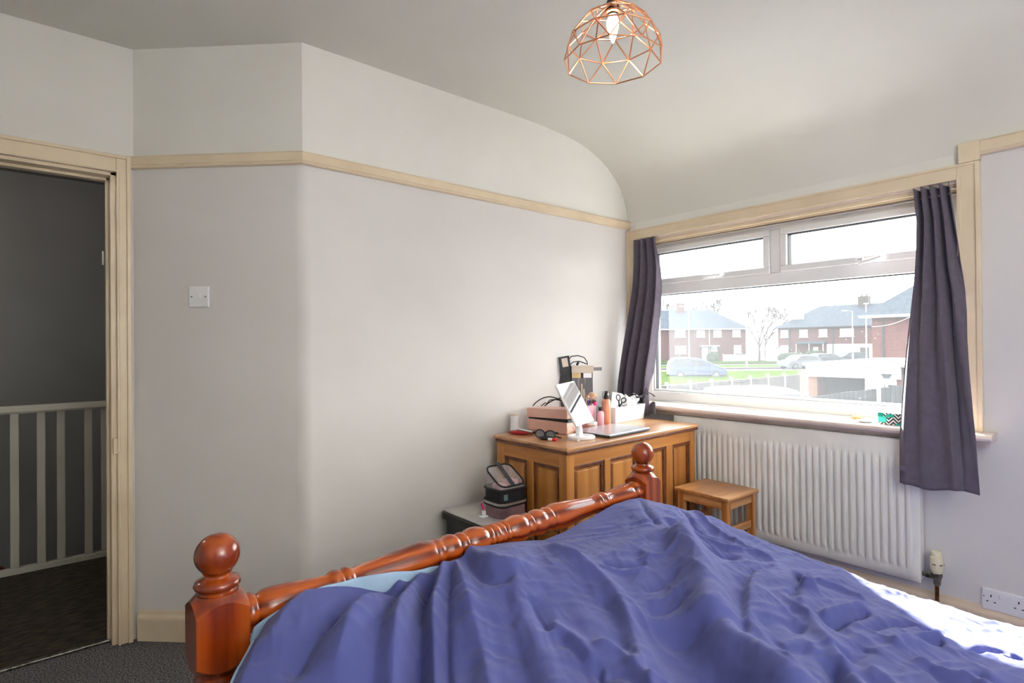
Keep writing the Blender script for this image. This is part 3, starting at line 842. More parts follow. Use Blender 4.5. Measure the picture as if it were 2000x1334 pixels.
mk('back_board', MB().box((.05, D_ - .02, .03), (L_ - .05, D_ - .004, H_)), M['chestx'], CH, local=True)
mk('floor_board', MB().box((.03, .03, .03), (L_ - .03, D_ - .03, .05)), M['chestx'], CH, local=True)
lid = mk('lid', MB().box((-.015, -.018, H_ + .006), (L_ + .015, D_ + .014, H_ + .025)), M['lid'], CH, local=True, bevel=.006, seg=3)
mb = MB(); o_ = .009
mb.box((-o_, -o_ - .004, H_ - .008), (L_ + o_, .0, H_ + .006)); mb.box((-o_, .0, H_ - .008), (0, D_ + .004, H_ + .006)); mb.box((L_, .0, H_ - .008), (L_ + o_, D_ + .004, H_ + .006))
mk('lid_moulding', mb, M['mould'], lid, local=True, bevel=.003)
mk('keyhole', MB().lathe([(.001, 0), (.004, .0), (.004, .002), (.001, .002)], (.545, .003, .715), (0, -1, 0), 10).box((.5435, .0012, .7055), (.5465, .003, .714)), M['black'], CH, local=True)

# ============================================================ STOOL
ST = thing('stool', 'small rectangular honey wood stool between chest and radiator', 'stool', (2.717, 1.546, 0), math.radians(-1.8))
sh = .47
mk('seat', MB().box((-.150, -.158, sh - .018), (.150, .158, sh)), M['stool'], ST, local=True, bevel=.005)
for x in (-.138, .104):
    for y in (-.144, .110):
        mk('leg', MB().box((x, y, 0), (x + .034, y + .034, sh - .018)), M['stoolz'], ST, local=True, bevel=.003)
for x in (-.134, .116):
    mk('apron', MB().box((x, -.110, sh - .066), (x + .018, .110, sh - .018)), M['stool'], ST, local=True, bevel=.002)
for y in (-.140, .122):
    mk('apron', MB().box((-.104, y, sh - .066), (.104, y + .018, sh - .018)), M['stool'], ST, local=True, bevel=.002)
for x in (-.132, .112):
    mk('stretcher', MB().box((x, -.110, .205), (x + .020, .110, .245)), M['stool'], ST, local=True, bevel=.002)
mk('stretcher', MB().box((-.104, -.136, .275), (.104, -.118, .310)), M['stool'], ST, local=True, bevel=.002)
mk('stretcher', MB().box((-.104, .118, .275), (.104, .136, .310)), M['stool'], ST, local=True, bevel=.002)

# ============================================================ BED
# local frame: origin at the left foot post, x along the turned foot rail, y towards the foot
BANG = math.atan2(1.388 - 1.335, 1.868 - .283)
BL = math.hypot(1.868 - .283, 1.388 - 1.335)
BED = thing('bed', 'varnished orange pine bed frame with a fat turned foot rail and ball finials', 'bed', (.283, 1.335, 0), BANG)
def post(x, hb=.712):
    mb = MB()
    hw = .0525
    # square block whose corners are rounded off towards the turned neck (arched shoulders)
    N = 96
    per = []
    for k in range(N):
        an = 2 * PI * (k + .5) / N
        c, s_ = math.cos(an), math.sin(an)
        f = hw / max(abs(c), abs(s_))
        rr = min(f, hw * 1.40)
        per.append((c * rr, s_ * rr, rr))
    def row(fz, fr=1.0):
        return [(x + a * fr, b * fr, fz(rr)) for a, b, rr in per]
    ztop = lambda rr: hb - .012 - 1.05 * (rr - hw)
    zbot = lambda rr: .545 + .012 + 1.05 * (rr - hw)
    rows = [[(x + .036 * a / rr, .036 * b / rr, .535) for a, b, rr in per], row(zbot, 1.0), row(ztop, 1.0), [(x + .042 * a / rr, .042 * b / rr, hb) for a, b, rr in per]]
    vs = [p_ for rw in rows for p_ in rw]
    fs = [(j * N + i, j * N + (i + 1) % N, (j + 1) * N + (i + 1) % N, (j + 1) * N + i) for j in range(3) for i in range(N)]
    fs += [tuple(range(N - 1, -1, -1)), tuple(3 * N + i for i in range(N))]
    mb.add(vs, fs)
    mb.lathe([(.034, .30), (.044, .31), (.046, .325), (.036, .335), (.032, .36), (.040, .42), (.046, .47), (.042, .505), (.036, .515), (.047, .522), (.047, .533), (.038, .540)], (x, 0, 0), (0, 0, 1), 28)
    mb.box((x - hw, -hw, .0), (x + hw, hw, .305))
    p_ = mk('post', mb, M['bedz'], BED, local=True, smooth=True, angle=28)
    f = MB().lathe([(.040, 0), (.036, .004), (.033, .008), (.044, .012), (.047, .019), (.044, .027), (.034, .031), (.026, .034), (.025, .039), (.0295, .044)], (x, 0, hb - .002), (0, 0, 1), 32)
    f.sphere((x, 0, hb + .0535 + .0255), .0455, .0455, .0445, 32, 20)
    mk('finial', f, M['bedz'], p_, local=True, smooth=True, angle=50)
post(0); post(BL)
def half_profile():
    # (distance from rail centre, radius)
    return [(0, .036), (.006, .0385), (.014, .0395), (.021, .037), (.024, .0335), (.027, .037), (.034, .0395), (.040, .037), (.043, .034),
            (.052, .039), (.072, .0445), (.092, .0455), (.110, .042), (.120, .036), (.124, .0375), (.131, .0405), (.139, .0405), (.146, .037), (.150, .0345),
            (.160, .041), (.175, .0445), (.192, .043), (.205, .0375), (.210, .038), (.219, .0425), (.226, .0435), (.232, .041), (.238, .0405), (.243, .043),
            (.262, .0475), (.285, .0478), (.330, .0435), (.390, .0375), (.450, .0325), (.480, .0310), (.484, .034), (.490, .0375), (.500, .0375), (.505, .034), (.508, .033), (.512, .0365), (.524, .0385), (.534, .0365), (.540, .0325), (.545, .031),
            (.580, .0345), (.630, .0400), (.675, .0430), (.695, .0415), (.706, .036), (.710, .033), (.714, .038), (.722, .0435), (.732, .0435), (.740, .039), (.745, .036)]
hp_ = half_profile()
sc_ = (BL / 2 - .045) / .745
pr = [(rr, -d_ * sc_) for d_, rr in reversed(hp_)] + [(rr, d_ * sc_) for d_, rr in hp_[1:]]
mb = MB().lathe([(rr, BL / 2 + h) for rr, h in pr], (0, 0, .642), (1, 0, 0), 32)
mk('foot_rail', mb, M['bedx'], BED, local=True, smooth=True, angle=40)
mb = MB()
for dx in (.021, .124, .236, .487, .526, .712):
    pass
mk('lower_rail', MB().box((.045, -.016, .22), (BL - .045, .016, .40)), M['bedx'], BED, local=True, bevel=.004)
mk('side_rail', MB().box((-.010, -2.0, .24), (.016, -.045, .40)), M['bedx'], BED, local=True, bevel=.004)
mk('side_rail', MB().box((BL - .016, -2.0, .24), (BL + .010, -.045, .40)), M['bedx'], BED, local=True, bevel=.004)
mk('mattress', MB().box((.02, -1.98, .30), (BL - .02, -.075, .485)), M['mattress'], BED, local=True, bevel=.03, seg=4)

# ============================================================ DUVET (a thick cotton sheet modelled fold by fold)
FOLDS = [
 ([(1.61,1.06),(1.5,0.947),(1.393,0.843),(1.284,0.753),(1.191,0.68),(1.157,0.606),(1.134,0.534),(1.101,0.46),(1.064,0.392)],0.055,0.05),
 ([(1.197,0.757),(1.124,0.692),(1.06,0.624),(0.977,0.559),(0.895,0.504)],0.085,-0.05),
 ([(1.695,0.764),(1.575,0.777),(1.449,0.749),(1.303,0.678),(1.213,0.621)],0.018,-0.016),
 ([(1.733,0.757),(1.622,0.776),(1.48,0.743),(1.316,0.667),(1.209,0.603)],0.022,0.012),
 ([(1.652,1.042),(1.65,0.93),(1.715,0.836),(1.716,0.773)],0.016,0.014),
 ([(1.625,1.114),(1.589,1.003),(1.583,0.901),(1.634,0.845)],0.02,-0.014),
 ([(1.535,0.647),(1.432,0.565),(1.339,0.483),(1.302,0.449),(1.215,0.374),(1.156,0.332)],0.022,0.018),
 ([(1.3,0.476),(1.234,0.435),(1.154,0.382)],0.02,-0.03),
 ([(1.711,0.708),(1.609,0.674),(1.501,0.64)],0.012,-0.018),
 ([(1.691,0.674),(1.607,0.654),(1.62,0.619)],0.012,0.018),
 ([(1.675,0.654),(1.707,0.598),(1.696,0.531)],0.014,0.012),
 ([(1.449,0.536),(1.509,0.518),(1.614,0.501)],0.014,-0.02),
 ([(1.468,0.562),(1.555,0.534),(1.648,0.519)],0.016,0.014),
 ([(1.503,0.472),(1.594,0.444),(1.654,0.406)],0.012,-0.012),
 ([(1.631,0.4),(1.654,0.37),(1.665,0.353)],0.012,-0.014),
 ([(1.552,0.412),(1.565,0.374),(1.586,0.336)],0.013,-0.016),
 ([(1.465,0.409),(1.564,0.384),(1.612,0.336)],0.016,0.012),
 ([(1.594,0.293),(1.649,0.259),(1.677,0.241)],0.01,-0.012),
 ([(1.631,0.231),(1.664,0.217)],0.012,-0.014),
 ([(1.428,0.342),(1.398,0.292),(1.381,0.249),(1.363,0.201)],0.014,-0.012),
 ([(1.448,0.365),(1.428,0.316),(1.436,0.258),(1.404,0.207)],0.016,0.012),
 ([(1.484,0.267),(1.475,0.225),(1.497,0.181)],0.01,-0.01),
 ([(1.148,1.238),(1.157,1.146),(1.159,1.077),(1.145,0.97),(1.099,0.882),(1.02,0.784),(0.953,0.705)],0.028,0.02),
 ([(1.091,0.961),(1.067,0.889),(1.007,0.81),(0.947,0.735)],0.03,-0.012),
 ([(0.905,0.799),(0.873,0.75),(0.824,0.67)],0.014,-0.02),
 ([(0.926,0.839),(0.962,0.782),(0.932,0.698),(0.896,0.607)],0.02,0.018),
 ([(0.895,0.768),(0.92,0.721),(0.894,0.64)],0.02,-0.016),
 ([(0.932,0.694),(0.96,0.65),(0.961,0.604),(0.947,0.563)],0.016,0.014),
 ([(0.924,1.026),(0.898,0.969),(0.883,0.918)],0.02,-0.012),
 ([(0.893,0.913),(0.891,0.844),(0.864,0.783),(0.829,0.719)],0.016,-0.012),
 ([(0.904,0.948),(0.912,0.872),(0.898,0.799)],0.018,0.012),
 ([(1.21,1.047),(1.266,1.007),(1.335,0.979)],0.009,-0.008),
 ([(1.178,1.037),(1.238,0.985),(1.314,0.954)],0.009,0.007),
 ([(1.205,0.905),(1.273,0.891),(1.367,0.888)],0.01,-0.009),
 ([(1.176,0.867),(1.231,0.846),(1.319,0.842)],0.01,0.008),
 ([(1.323,1.015),(1.402,0.981),(1.483,0.963)],0.009,0.007),
 ([(1.146,0.845),(1.206,0.814),(1.275,0.799)],0.011,-0.009),
 ([(1.8,1.167),(1.703,1.044),(1.7,0.967)],0.012,-0.012),
 ([(1.85,1.156),(1.779,1.012),(1.749,0.904),(1.722,0.807)],0.014,0.012),
 ([(1.749,1.314),(1.619,1.191),(1.549,1.082)],0.012,-0.008),
 ([(0.787,1.269),(0.696,1.163),(0.617,1.05),(0.538,0.908)],0.022,-0.034),
 ([(0.86,1.314),(0.765,1.21),(0.698,1.128),(0.557,0.892)],0.016,0.022),
 ([(0.855,1.273),(0.772,1.166),(0.685,1.047),(0.58,0.882)],0.012,-0.016),
 ([(0.874,1.301),(0.817,1.182),(0.765,1.069),(0.717,0.958),(0.64,0.819)],0.022,0.018),
 ([(0.916,1.311),(0.874,1.192),(0.877,1.13),(0.927,1.086)],0.02,-0.018),
 ([(0.932,1.346),(0.913,1.222),(0.936,1.138),(1.018,1.107)],0.022,0.012),
 ([(0.788,1.31),(0.689,1.221),(0.59,1.102),(0.498,0.953)],0.02,0.02),
 ([(0.751,1.301),(0.641,1.211),(0.541,1.103),(0.462,0.985)],0.022,-0.018),
 ([(0.74,1.31),(0.613,1.235),(0.512,1.156),(0.414,1.027)],0.024,0.018),
 ([(0.698,1.288),(0.56,1.233),(0.438,1.168),(0.347,1.085)],0.03,-0.034),
 ([(0.674,1.328),(0.544,1.314),(0.414,1.256),(0.31,1.149)],0.03,0.018),
 ([(0.893,1.097),(0.824,0.985),(0.754,0.853),(0.702,0.766)],0.03,-0.014),
 ([(1.068,1.251),(0.946,1.129),(0.858,0.988),(0.804,0.86),(0.742,0.752)],0.035,0.012),
 ([(1.418,0.435),(1.347,0.453),(1.366,0.48)],0.02,-0.01),
 ([(1.13,0.502),(1.188,0.476),(1.199,0.441)],0.016,0.01),
 ([(1.298,0.635),(1.369,0.606),(1.367,0.558)],0.02,-0.008),
 ([(1.263,0.571),(1.318,0.538),(1.297,0.497)],0.018,0.008),
 ([(1.275,0.449),(1.284,0.404),(1.24,0.33)],0.018,-0.01),
 ([(1.333,0.419),(1.312,0.367),(1.258,0.302)],0.018,0.01),
]
FOOT = [(.20, .585), (.30, .608), (.351, .618), (.418, .643), (.464, .652), (.513, .653), (.56, .650), (.591, .644), (.668, .621), (.735, .613), (.782, .616), (.831, .620), (.865, .628), (.936, .652), (1.0, .646), (1.091, .634), (1.22, .608), (1.314, .614), (1.441, .631), (1.579, .657), (1.66, .656), (1.731, .648), (1.80, .625), (1.90, .585)]
FOOT = [(x * (1.272 + .0334 * (x - .283)) / 1.30, 1.24 - (1.24 - z) * (1.272 + .0334 * (x - .283)) / 1.30) for x, z in FOOT]
REDGE = [(-1.0, .52), (.10, .508), (.236, .512), (.337, .508), (.426, .514), (.50, .518), (.575, .520), (.659, .540), (.781, .544), (.881, .555), (.972, .570), (1.08, .590), (1.174, .600), (1.30, .602)]
def tabv(tab, x):
    return np.interp(x, [t[0] for t in tab], [t[1] for t in tab])
rng = np.random.RandomState(11)
def vnoise(x, y, seed):
    rs = np.random.RandomState(seed); T = rs.rand(256, 256)
    xi = np.floor(x).astype(int); yi = np.floor(y).astype(int)
    fx = x - xi; fy = y - yi
    fx = fx * fx * (3 - 2 * fx); fy = fy * fy * (3 - 2 * fy)
    a = T[yi % 256, xi % 256]; b = T[yi % 256, (xi + 1) % 256]; c = T[(yi + 1) % 256, xi % 256]; e = T[(yi + 1) % 256, (xi + 1) % 256]
    return (a * (1 - fx) + b * fx) * (1 - fy) + (c * (1 - fx) + e * fx) * fy
def sst(a, b, x):
    t = np.clip((x - a) / (b - a), 0, 1); return t * t * (3 - 2 * t)
def segdist(X, Y, pts):
    best = np.full(X.shape, 1e9); tt = np.zeros(X.shape)
    Ls = [0]
    for a, b in zip(pts, pts[1:]): Ls.append(Ls[-1] + math.hypot(b[0] - a[0], b[1] - a[1]))
    for k, (a, b) in enumerate(zip(pts, pts[1:])):
        dx, dy = b[0] - a[0], b[1] - a[1]; L2 = dx * dx + dy * dy + 1e-9
        t = np.clip(((X - a[0]) * dx + (Y - a[1]) * dy) / L2, 0, 1)
        dd = np.hypot(X - a[0] - t * dx, Y - a[1] - t * dy)
        w = dd < best
        best = np.where(w, dd, best); tt = np.where(w, (Ls[k] + t * math.sqrt(L2)) / Ls[-1], tt)
    return best, tt
def smooth_poly(pts, n=4):
    out = []
    P = [pts[0]] + list(pts) + [pts[-1]]
    for i in range(1, len(P) - 2):
        p0, p1, p2, p3 = P[i - 1], P[i], P[i + 1], P[i + 2]
        for k in range(n):
            t = k / n
            out.append(tuple(.5 * ((2 * p1[j]) + (-p0[j] + p2[j]) * t + (2 * p0[j] - 5 * p1[j] + 4 * p2[j] - p3[j]) * t * t + (-p0[j] + 3 * p1[j] - 3 * p2[j] + p3[j]) * t ** 3) for j in (0, 1)))
    out.append(pts[-1]); return out
NX, NY = 560, 520
yfmax = lambda x: 1.272 + .0334 * (x - .283)
a_ = np.linspace(0, 1, NX + 1); b_ = np.linspace(0, 1, NY + 1)
A, B = np.meshgrid(a_, b_)
# non-uniform: dense where the camera sees it
Yp = -.80 + (1.272 + .80) * (1 - (1 - B) ** 1.35)
over = 0.0
XR = 1.86
xl = np.where(Yp > 1.10, .235 + (Yp - 1.10) * .62, .235 - (1.10 - Yp) * .45)
xl = np.maximum(xl, .16)
Ltop = XR - xl
Ltot = Ltop + .09 * PI / 2 + .16
S = A * Ltot
X = np.where(S < Ltop, xl + S, XR + .09 * np.sin(np.clip((S - Ltop) / .09, 0, PI / 2)))
Zdrop = np.where(S < Ltop, 0, .09 * (1 - np.cos(np.clip((S - Ltop) / .09, 0, PI / 2))) + np.clip(S - Ltop - .09 * PI / 2, 0, 1))
Y = Yp + .0334 * (np.minimum(X, 1.9) - .283)
Xc = np.minimum(X, XR)
zr_ = tabv(REDGE, Y)
crown = .030 * sst(0, .35, XR - Xc)
body = zr_ + crown - .05 * sst(.40, .15, Xc) * sst(1.2, .9, Y)
body = body - .085 * sst(1.0, .30, Xc) * sst(1.20, .95, Y)
body = body - .018 * np.exp(-((Xc - 1.02) / .28) ** 2 - ((Y - .85) / .22) ** 2)
zf_ = tabv(FOOT, X)
w_ = sst(.98, 1.24, Y)
Z = body * (1 - w_) + zf_ * w_
amp_mask = sst(0.0, .10, 1.345 - Y) * .6 + .4
F = np.zeros_like(Z)
for pts, wd, h in FOLDS:
    sp_ = smooth_poly(pts)
    xs = [p_[0] for p_ in sp_]; ys_ = [p_[1] for p_ in sp_]
    m_ = (Xc > min(xs) - 4 * wd) & (Xc < max(xs) + 4 * wd) & (Y > min(ys_) - 4 * wd) & (Y < max(ys_) + 4 * wd)
    if not m_.any(): continue
    dd, tt = segdist(Xc[m_], Y[m_], sp_)
    env = np.clip(np.minimum(tt / .14 + .12, (1 - tt) / .14 + .12), 0, 1)
    env = env * env * (3 - 2 * env)
    prof_ = np.exp(-(dd / wd) ** 2) if wd > .03 else np.exp(-(dd / wd) ** 1.6)
    F[m_] += 1.3 * h * prof_ * env
Z = Z + F * amp_mask
# fine creasing: warped, stretched ridged noise running mostly across the bed
wx = X + .05 * vnoise(X * 5, Y * 5, 3); wy = Y + .05 * vnoise(X * 5 + 9, Y * 5 + 4, 4)
th = math.radians(52)
for k, (fa, fb, am, ang_) in enumerate(((5, 17, .0090, 22), (8, 30, .0065, -30), (7, 24, .0065, 62), (18, 56, .0032, 12), (16, 50, .0030, 75), (36, 40, .0012, 0), (2.6, 6.0, .013, 35))):
    th = math.radians(ang_)
    uu_ = wx * math.cos(th) + wy * math.sin(th); vv_ = -wx * math.sin(th) + wy * math.cos(th)
    nn = vnoise(uu_ * fa + 17 * k, vv_ * fb + 31 * k, 20 + k)
    rid = 1 - np.abs(2 * nn - 1)
    msk = .35 + .65 * sst(.3, .7, vnoise(X * 3.1 + k * 7, Y * 3.1, 60 + k))
    Z = Z + am * (rid - .5) * msk * (1 - .75 * sst(1.18, 1.28, Y))
# hanging side gets soft vertical waves
side = np.clip((S - Ltop) / .2, 0, 1)
X = X + side * .018 * (vnoise(Y * 9, Y * 0 + .3, 77) - .5) * 2 + side * .008 * (vnoise(Y * 26, Y * 0 + .3, 78) - .5) * 2
Z = Z - Zdrop
# hem lip on the left turns down a little
lip = sst(.03, 0.0, S)
Z = Z - .022 * lip
# foot end rolls down in front of the rail
V = [(float(x), float(y), float(z)) for x, y, z in zip(X.ravel(), Y.ravel(), Z.ravel())]
W1 = NX + 1
Fc = [(j * W1 + i, j * W1 + i + 1, (j + 1) * W1 + i + 1, (j + 1) * W1 + i) for j in range(NY) for i in range(NX)]
last = NY * W1
rows_prev = last
for k, (dy, dz) in enumerate(((.006, -.005), (.010, -.014), (.011, -.028), (.010, -.05), (.006, -.10), (.002, -.16))):
    st = len(V)
    for i in range(W1):
        x, y, z = V[last + i]
        V.append((x, y + dy, z + dz))
    for i in range(NX):
        Fc.append((rows_prev + i, rows_prev + i + 1, st + i + 1, st + i))
    rows_prev = st
DUV = thing('duvet', 'crumpled indigo-blue cotton duvet spread over the whole bed', 'duvet', (1.0, .5, .5))
mb = MB(); mb.v = V; mb.f = Fc; mb.m = [0] * len(Fc)
dv = mk('cover', mb, M['blue'], DUV, smooth=True, angle=180)
sd_ = dv.modifiers.new('thick', 'SOLIDIFY'); sd_.thickness = .005; sd_.offset = -1
# pale blue underside: a turned-up strip by the rail and the hem along the left edge
hem = [(V[j * W1][0], V[j * W1][1], V[j * W1][2]) for j in range(int(NY * .15), NY + 1, 6)]
hem = [(x - .002, y, z - .003) for x, y, z in hem]
tb = MB().tube(hem, .0042, 8)
h_ = mk('hem', tb, M['lblue'], DUV, smooth=True); h_['label'] = 'pale blue hem'
def foot_z(x): return float(np.interp(x, X[-1, :NX], Z[-1, :NX]))
TOPZ = [(.335, .606), (.344, .628), (.41, .658), (.455, .668), (.505, .671), (.58, .670), (.68, .654), (.77, .638), (.84, .626), (.90, .616)]
def strip(uu, vv):
    x = .335 + (.90 - .335) * uu
    zt = np.interp(x, [t[0] for t in TOPZ], [t[1] for t in TOPZ])
    zb = min(foot_z(x) - .012, zt - .004)
    yb_ = 1.272 + .0334 * (x - .283)
    z = zt + (zb - .02 - zt) * vv
    y = yb_ + .006 - .004 * vv + .003 * math.sin(uu * 31) * (1 - vv)
    if vv == 0: y += .002
    return (x, y + .004 * (1 - vv), z + .002 * math.sin(uu * 23 + 1) * (1 - vv))
st_ = mk('turned_lining', MB().grid(strip, 60, 8), M['lblue'], DUV, smooth=True, angle=180); st_['label'] = 'pale blue lining turned up against the rail'
sd_ = st_.modifiers.new('thick', 'SOLIDIFY'); sd_.thickness = .003; sd_.offset = 1

# ============================================================ THINGS ON THE CHEST
CT = .775
def bz(pts): return pts
# white frosted candle tin
t = thing('candle_jar', 'small white frosted jar on the wall end of the chest', 'jar', (1.925, 2.262, CT))
mk('body', MB().lathe([(.024, 0), (.026, .003), (.0235, .03), (.0225, .062), (.026, .080), (.026, .086)], (1.925, 2.262, CT), n=24), M['white'], t, smooth=True, angle=30)
mk('lid', MB().lathe([(.0265, .086), (.0265, .094), (.020, .0955)], (1.925, 2.262, CT), n=24), M['cardm'], t, smooth=True, angle=30)
# rose gold two tier box
PB = thing('cosmetics_box', 'two-tier rose gold card box ajar beside the mirror', 'box', (2.085, 2.125, CT), math.radians(-86))
mk('lower_tier', MB().box((-.14, -.062, .002), (.14, .062, .062)), M['pink'], PB, local=True, bevel=.002)
mk('tongue', MB().box((-.135, -.056, .062), (.135, .056, .074)).box((.135, -.05, .058), (.1405, .05, .076)), M['black'], PB, local=True)
mb = MB(); mb.obox((0, 0, .100), .284, .126, .050, 0, 0, math.radians(-2.2))
mk('upper_tier', mb, M['pink'], PB, local=True, bevel=.002)
mb = MB(); mb.box((.1395, -.060, .004), (.1425, .060, .060))
mk('marbled_edge', mb, M['pinkin'], PB, local=True)
mb = MB(); mb.obox((.1425, 0, .1055), .003, .122, .046, 0, 0, math.radians(-2.2))
mk('marbled_edge', mb, M['pinkin'], PB, local=True)
def arcpts(p0, p1, h, n=14, side=(0, 0)):
    p0, p1 = Vector(p0), Vector(p1); out = []
    for k in range(n + 1):
        tq = k / n; q_ = p0.lerp(p1, tq); b = math.sin(PI * tq) ** .8
        out.append((q_.x + side[0] * b, q_.y + side[1] * b, q_.z + h * b))
    return out
cbz = thing('black_cable', 'looped black flex lying on the rose gold box', 'cable', (2.08, 2.12, .905))
mk('loop', MB().tube(arcpts((2.035, 2.235, .906), (2.075, 2.00, .905), .055, 18), .0032, 8), M['black'], cbz, smooth=True)
mk('loop', MB().tube(arcpts((2.06, 2.17, .907), (2.12, 1.99, .906), .046, 18, (.02, 0)), .0032, 8), M['black'], cbz, smooth=True)
mk('loose_end', MB().tube([(2.05, 2.185, .907), (2.06, 2.165, .925), (2.07, 2.16, .922), (2.075, 2.145, .940), (2.09, 2.12, .944), (2.11, 2.07, .938)], .0028, 8), M['black'], cbz, smooth=True)
# mirror
MR = thing('makeup_mirror', 'white tilted vanity mirror on a round stand at the front of the chest', 'mirror', (2.02, 1.865, CT))
mk('base', MB().lathe([(.066, 0), (.070, .004), (.070, .010), (.066, .014), (.048, .015), (.046, .010), (.020, .010)], (2.02, 1.868, CT), n=40), M['white'], MR, smooth=True, angle=30)
bl_ = Vector((1.975, 1.856, .839)); tl_ = Vector((1.944, 1.967, 1.039)); tr_ = Vector((2.1026, 1.990, 1.051)); br_ = Vector((2.1334, 1.879, .851))
nrm = (tr_ - tl_).cross(bl_ - tl_).normalized()
if nrm.dot(Vector((0, 0, 1.24)) - tl_) < 0: nrm = -nrm
def slab(c4, th_, inset=0.0, lift=0.0):
    cen = sum(c4, Vector((0, 0, 0))) / 4
    q_ = [p_ + (cen - p_).normalized() * inset + nrm * lift for p_ in c4]
    return MB().add([p_ for p_ in q_] + [p_ - nrm * th_ for p_ in q_], [(0, 1, 2, 3), (7, 6, 5, 4), (0, 4, 5, 1), (1, 5, 6, 2), (2, 6, 7, 3), (3, 7, 4, 0)])
mk('frame', slab([bl_, br_, tr_, tl_], .012), M['white'], MR, bevel=.004)
mk('mirror_glass', slab([bl_, br_, tr_, tl_], .002, .012, .0012), M['mirror'], MR)
cen = (bl_ + tl_ + tr_ + br_) / 4
mk('stem', MB().tube([(2.008, 1.868, CT + .008), (2.006, 1.870, .83), tuple(cen * .35 + bl_ * .65 - nrm * .02 + Vector((.03, .0, .0))), tuple(cen - nrm * .016)], [.019, .0165, .013, .010], 16), M['white'], MR, smooth=True)
# laptop
LP = thing('laptop', 'closed silver laptop lying flat at the front of the chest', 'laptop', (2.112, 1.762, CT), math.radians(2.5))
mk('base', MB().box((0, 0, .003), (.345, .235, .011)), M['aludark'], LP, local=True, bevel=.002)
mk('lid', MB().box((0, 0, .0115), (.345, .235, .018)), M['alu'], LP, local=True, bevel=.0025)
for q_ in (((.02, .02, 0), (.10, .03, .003)), ((.24, .02, 0), (.32, .03, .003)), ((.02, .20, 0), (.32, .21, .003))): mk('foot', MB().box(*q_), M['dark'], LP, local=True)
mk('port', MB().box((-.0006, .030, .0045), (.001, .046, .009)), M['black'], LP, local=True)
# bottles and brushes
def at_(x, y): return (x, y, CT)
t = thing('spray_bottle', 'tall peach bottle with black spray cap beside the white tray', 'bottle', at_(2.452, 2.070))
mk('body', MB().lathe([(.023, 0), (.0245, .004), (.0245, .138), (.020, .146), (.013, .150)], at_(2.452, 2.070), n=26), M['peach'], t, smooth=True, angle=30)
mk('label_panel', MB().add([(2.452 + .0249 * math.cos(a), 2.070 + .0249 * math.sin(a), z) for z in (CT + .006, CT + .134) for a in [math.radians(-70 + 10 * k) for k in range(7)]], [(k, k + 1, 8 + k, 7 + k) for k in range(6)]), M['cardm'], t, smooth=True)
mb = MB()
for k in range(7):
    for aa, hh in ((-52, .004), (-44, .010 if k % 2 else .006)):
        a = math.radians(aa); mb.obox((2.452 + .0252 * math.cos(a), 2.070 + .0252 * math.sin(a), CT + .046 + k * .011), .0012, .0028, .0072 if k % 2 else .004, a)
mk('lettering', mb, M['black'], t)
mk('spray_cap', MB().lathe([(.013, .150), (.015, .152), (.015, .168), (.010, .172), (.010, .182), (.0075, .186), (.0075, .196)], at_(2.452, 2.070), n=20).obox((2.446, 2.062, CT + .189), .026, .012, .012, math.radians(50)), M['dark'], t, smooth=True, angle=30)
t = thing('pink_bottle', 'short pale pink bottle in front of the brushes', 'bottle', at_(2.395, 2.065))
mk('body', MB().lathe([(.018, 0), (.0195, .004), (.0195, .070), (.015, .082), (.008, .087)], at_(2.395, 2.065), n=22), M['pinkp'], t, smooth=True, angle=30)
mk('cap', MB().lathe([(.0075, .087), (.0085, .088), (.0085, .104), (.006, .106)], at_(2.395, 2.065), n=18), M['dark'], t, smooth=True, angle=30)
t = thing('brush_pot', 'pale pink square brush pot behind the mirror', 'pot', at_(2.352, 2.125))
mk('pot', MB().box((2.317, 2.090, CT), (2.387, 2.16, CT + .118)), M['pinkp'], t, bevel=.003)
def brush(name, label, top, foot, hm, headr, headl, handle_m, flat=1.0):
    foot, top = Vector(foot), Vector(top); dr = (top - foot).normalized()
    g = thing(name, label, 'brush', tuple(foot), 0, 'make-up brushes standing in the pot')
    mk('handle', MB().tube([foot, foot.lerp(top, .5), top - dr * headl], [.003, .0042, .0036], 8), handle_m, g, smooth=True)
    mk('ferrule', MB().tube([top - dr * (headl + .012), top - dr * headl], [.0042, headr * .62], 10), M['silver'], g, smooth=True)
    mk('head', MB().lathe([(headr * .6, 0), (headr * .95, headl * .35), (headr, headl * .62), (headr * .75, headl * .88), (headr * .2, headl)], top - dr * headl, dr, 14), hm, g, smooth=True)
M['bdark'] = base_mat('dark_bristle', (58, 36, 32), .9)[0]; M['bbeige'] = base_mat('beige_bristle', (214, 176, 148), .9)[0]
brush('makeup_brush', 'large fluffy beige powder brush standing highest among the brushes', (2.410, 2.125, .958), (2.368, 2.13, CT + .119), M['bbeige'], .027, .040, M['dark'])
brush('makeup_brush', 'brush with a bright purple handle left of the fluffy powder brush', (2.335, 2.105, .950), (2.345, 2.11, CT + .119), M['bbeige'], .008, .016, M['purple'])
brush('makeup_brush', 'dark narrow brush leaning left behind the mirror edge', (2.290, 2.125, .948), (2.332, 2.13, CT + .119), M['bdark'], .009, .022, M['dark'])
brush('makeup_brush', 'small dark brush leaning low beside the spray bottle', (2.405, 2.108, .915), (2.380, 2.112, CT + .119), M['bdark'], .011, .030, M['dark'])
t = thing('applicator_wand', 'clear wand with round magenta top in front of the brush pot', 'applicator', (2.352, 2.062, CT))
mk('stick', MB().tube([(2.352, 2.066, CT), (2.350, 2.066, .895)], .0045, 10), M['clearpvc'], t, smooth=True)
mk('ball_top', MB().sphere((2.350, 2.066, .906), .0115), M['magenta'], t, smooth=True)
t = thing('powder_compact', 'round beige powder pot beside the mirror', 'pot', at_(2.300, 2.045))
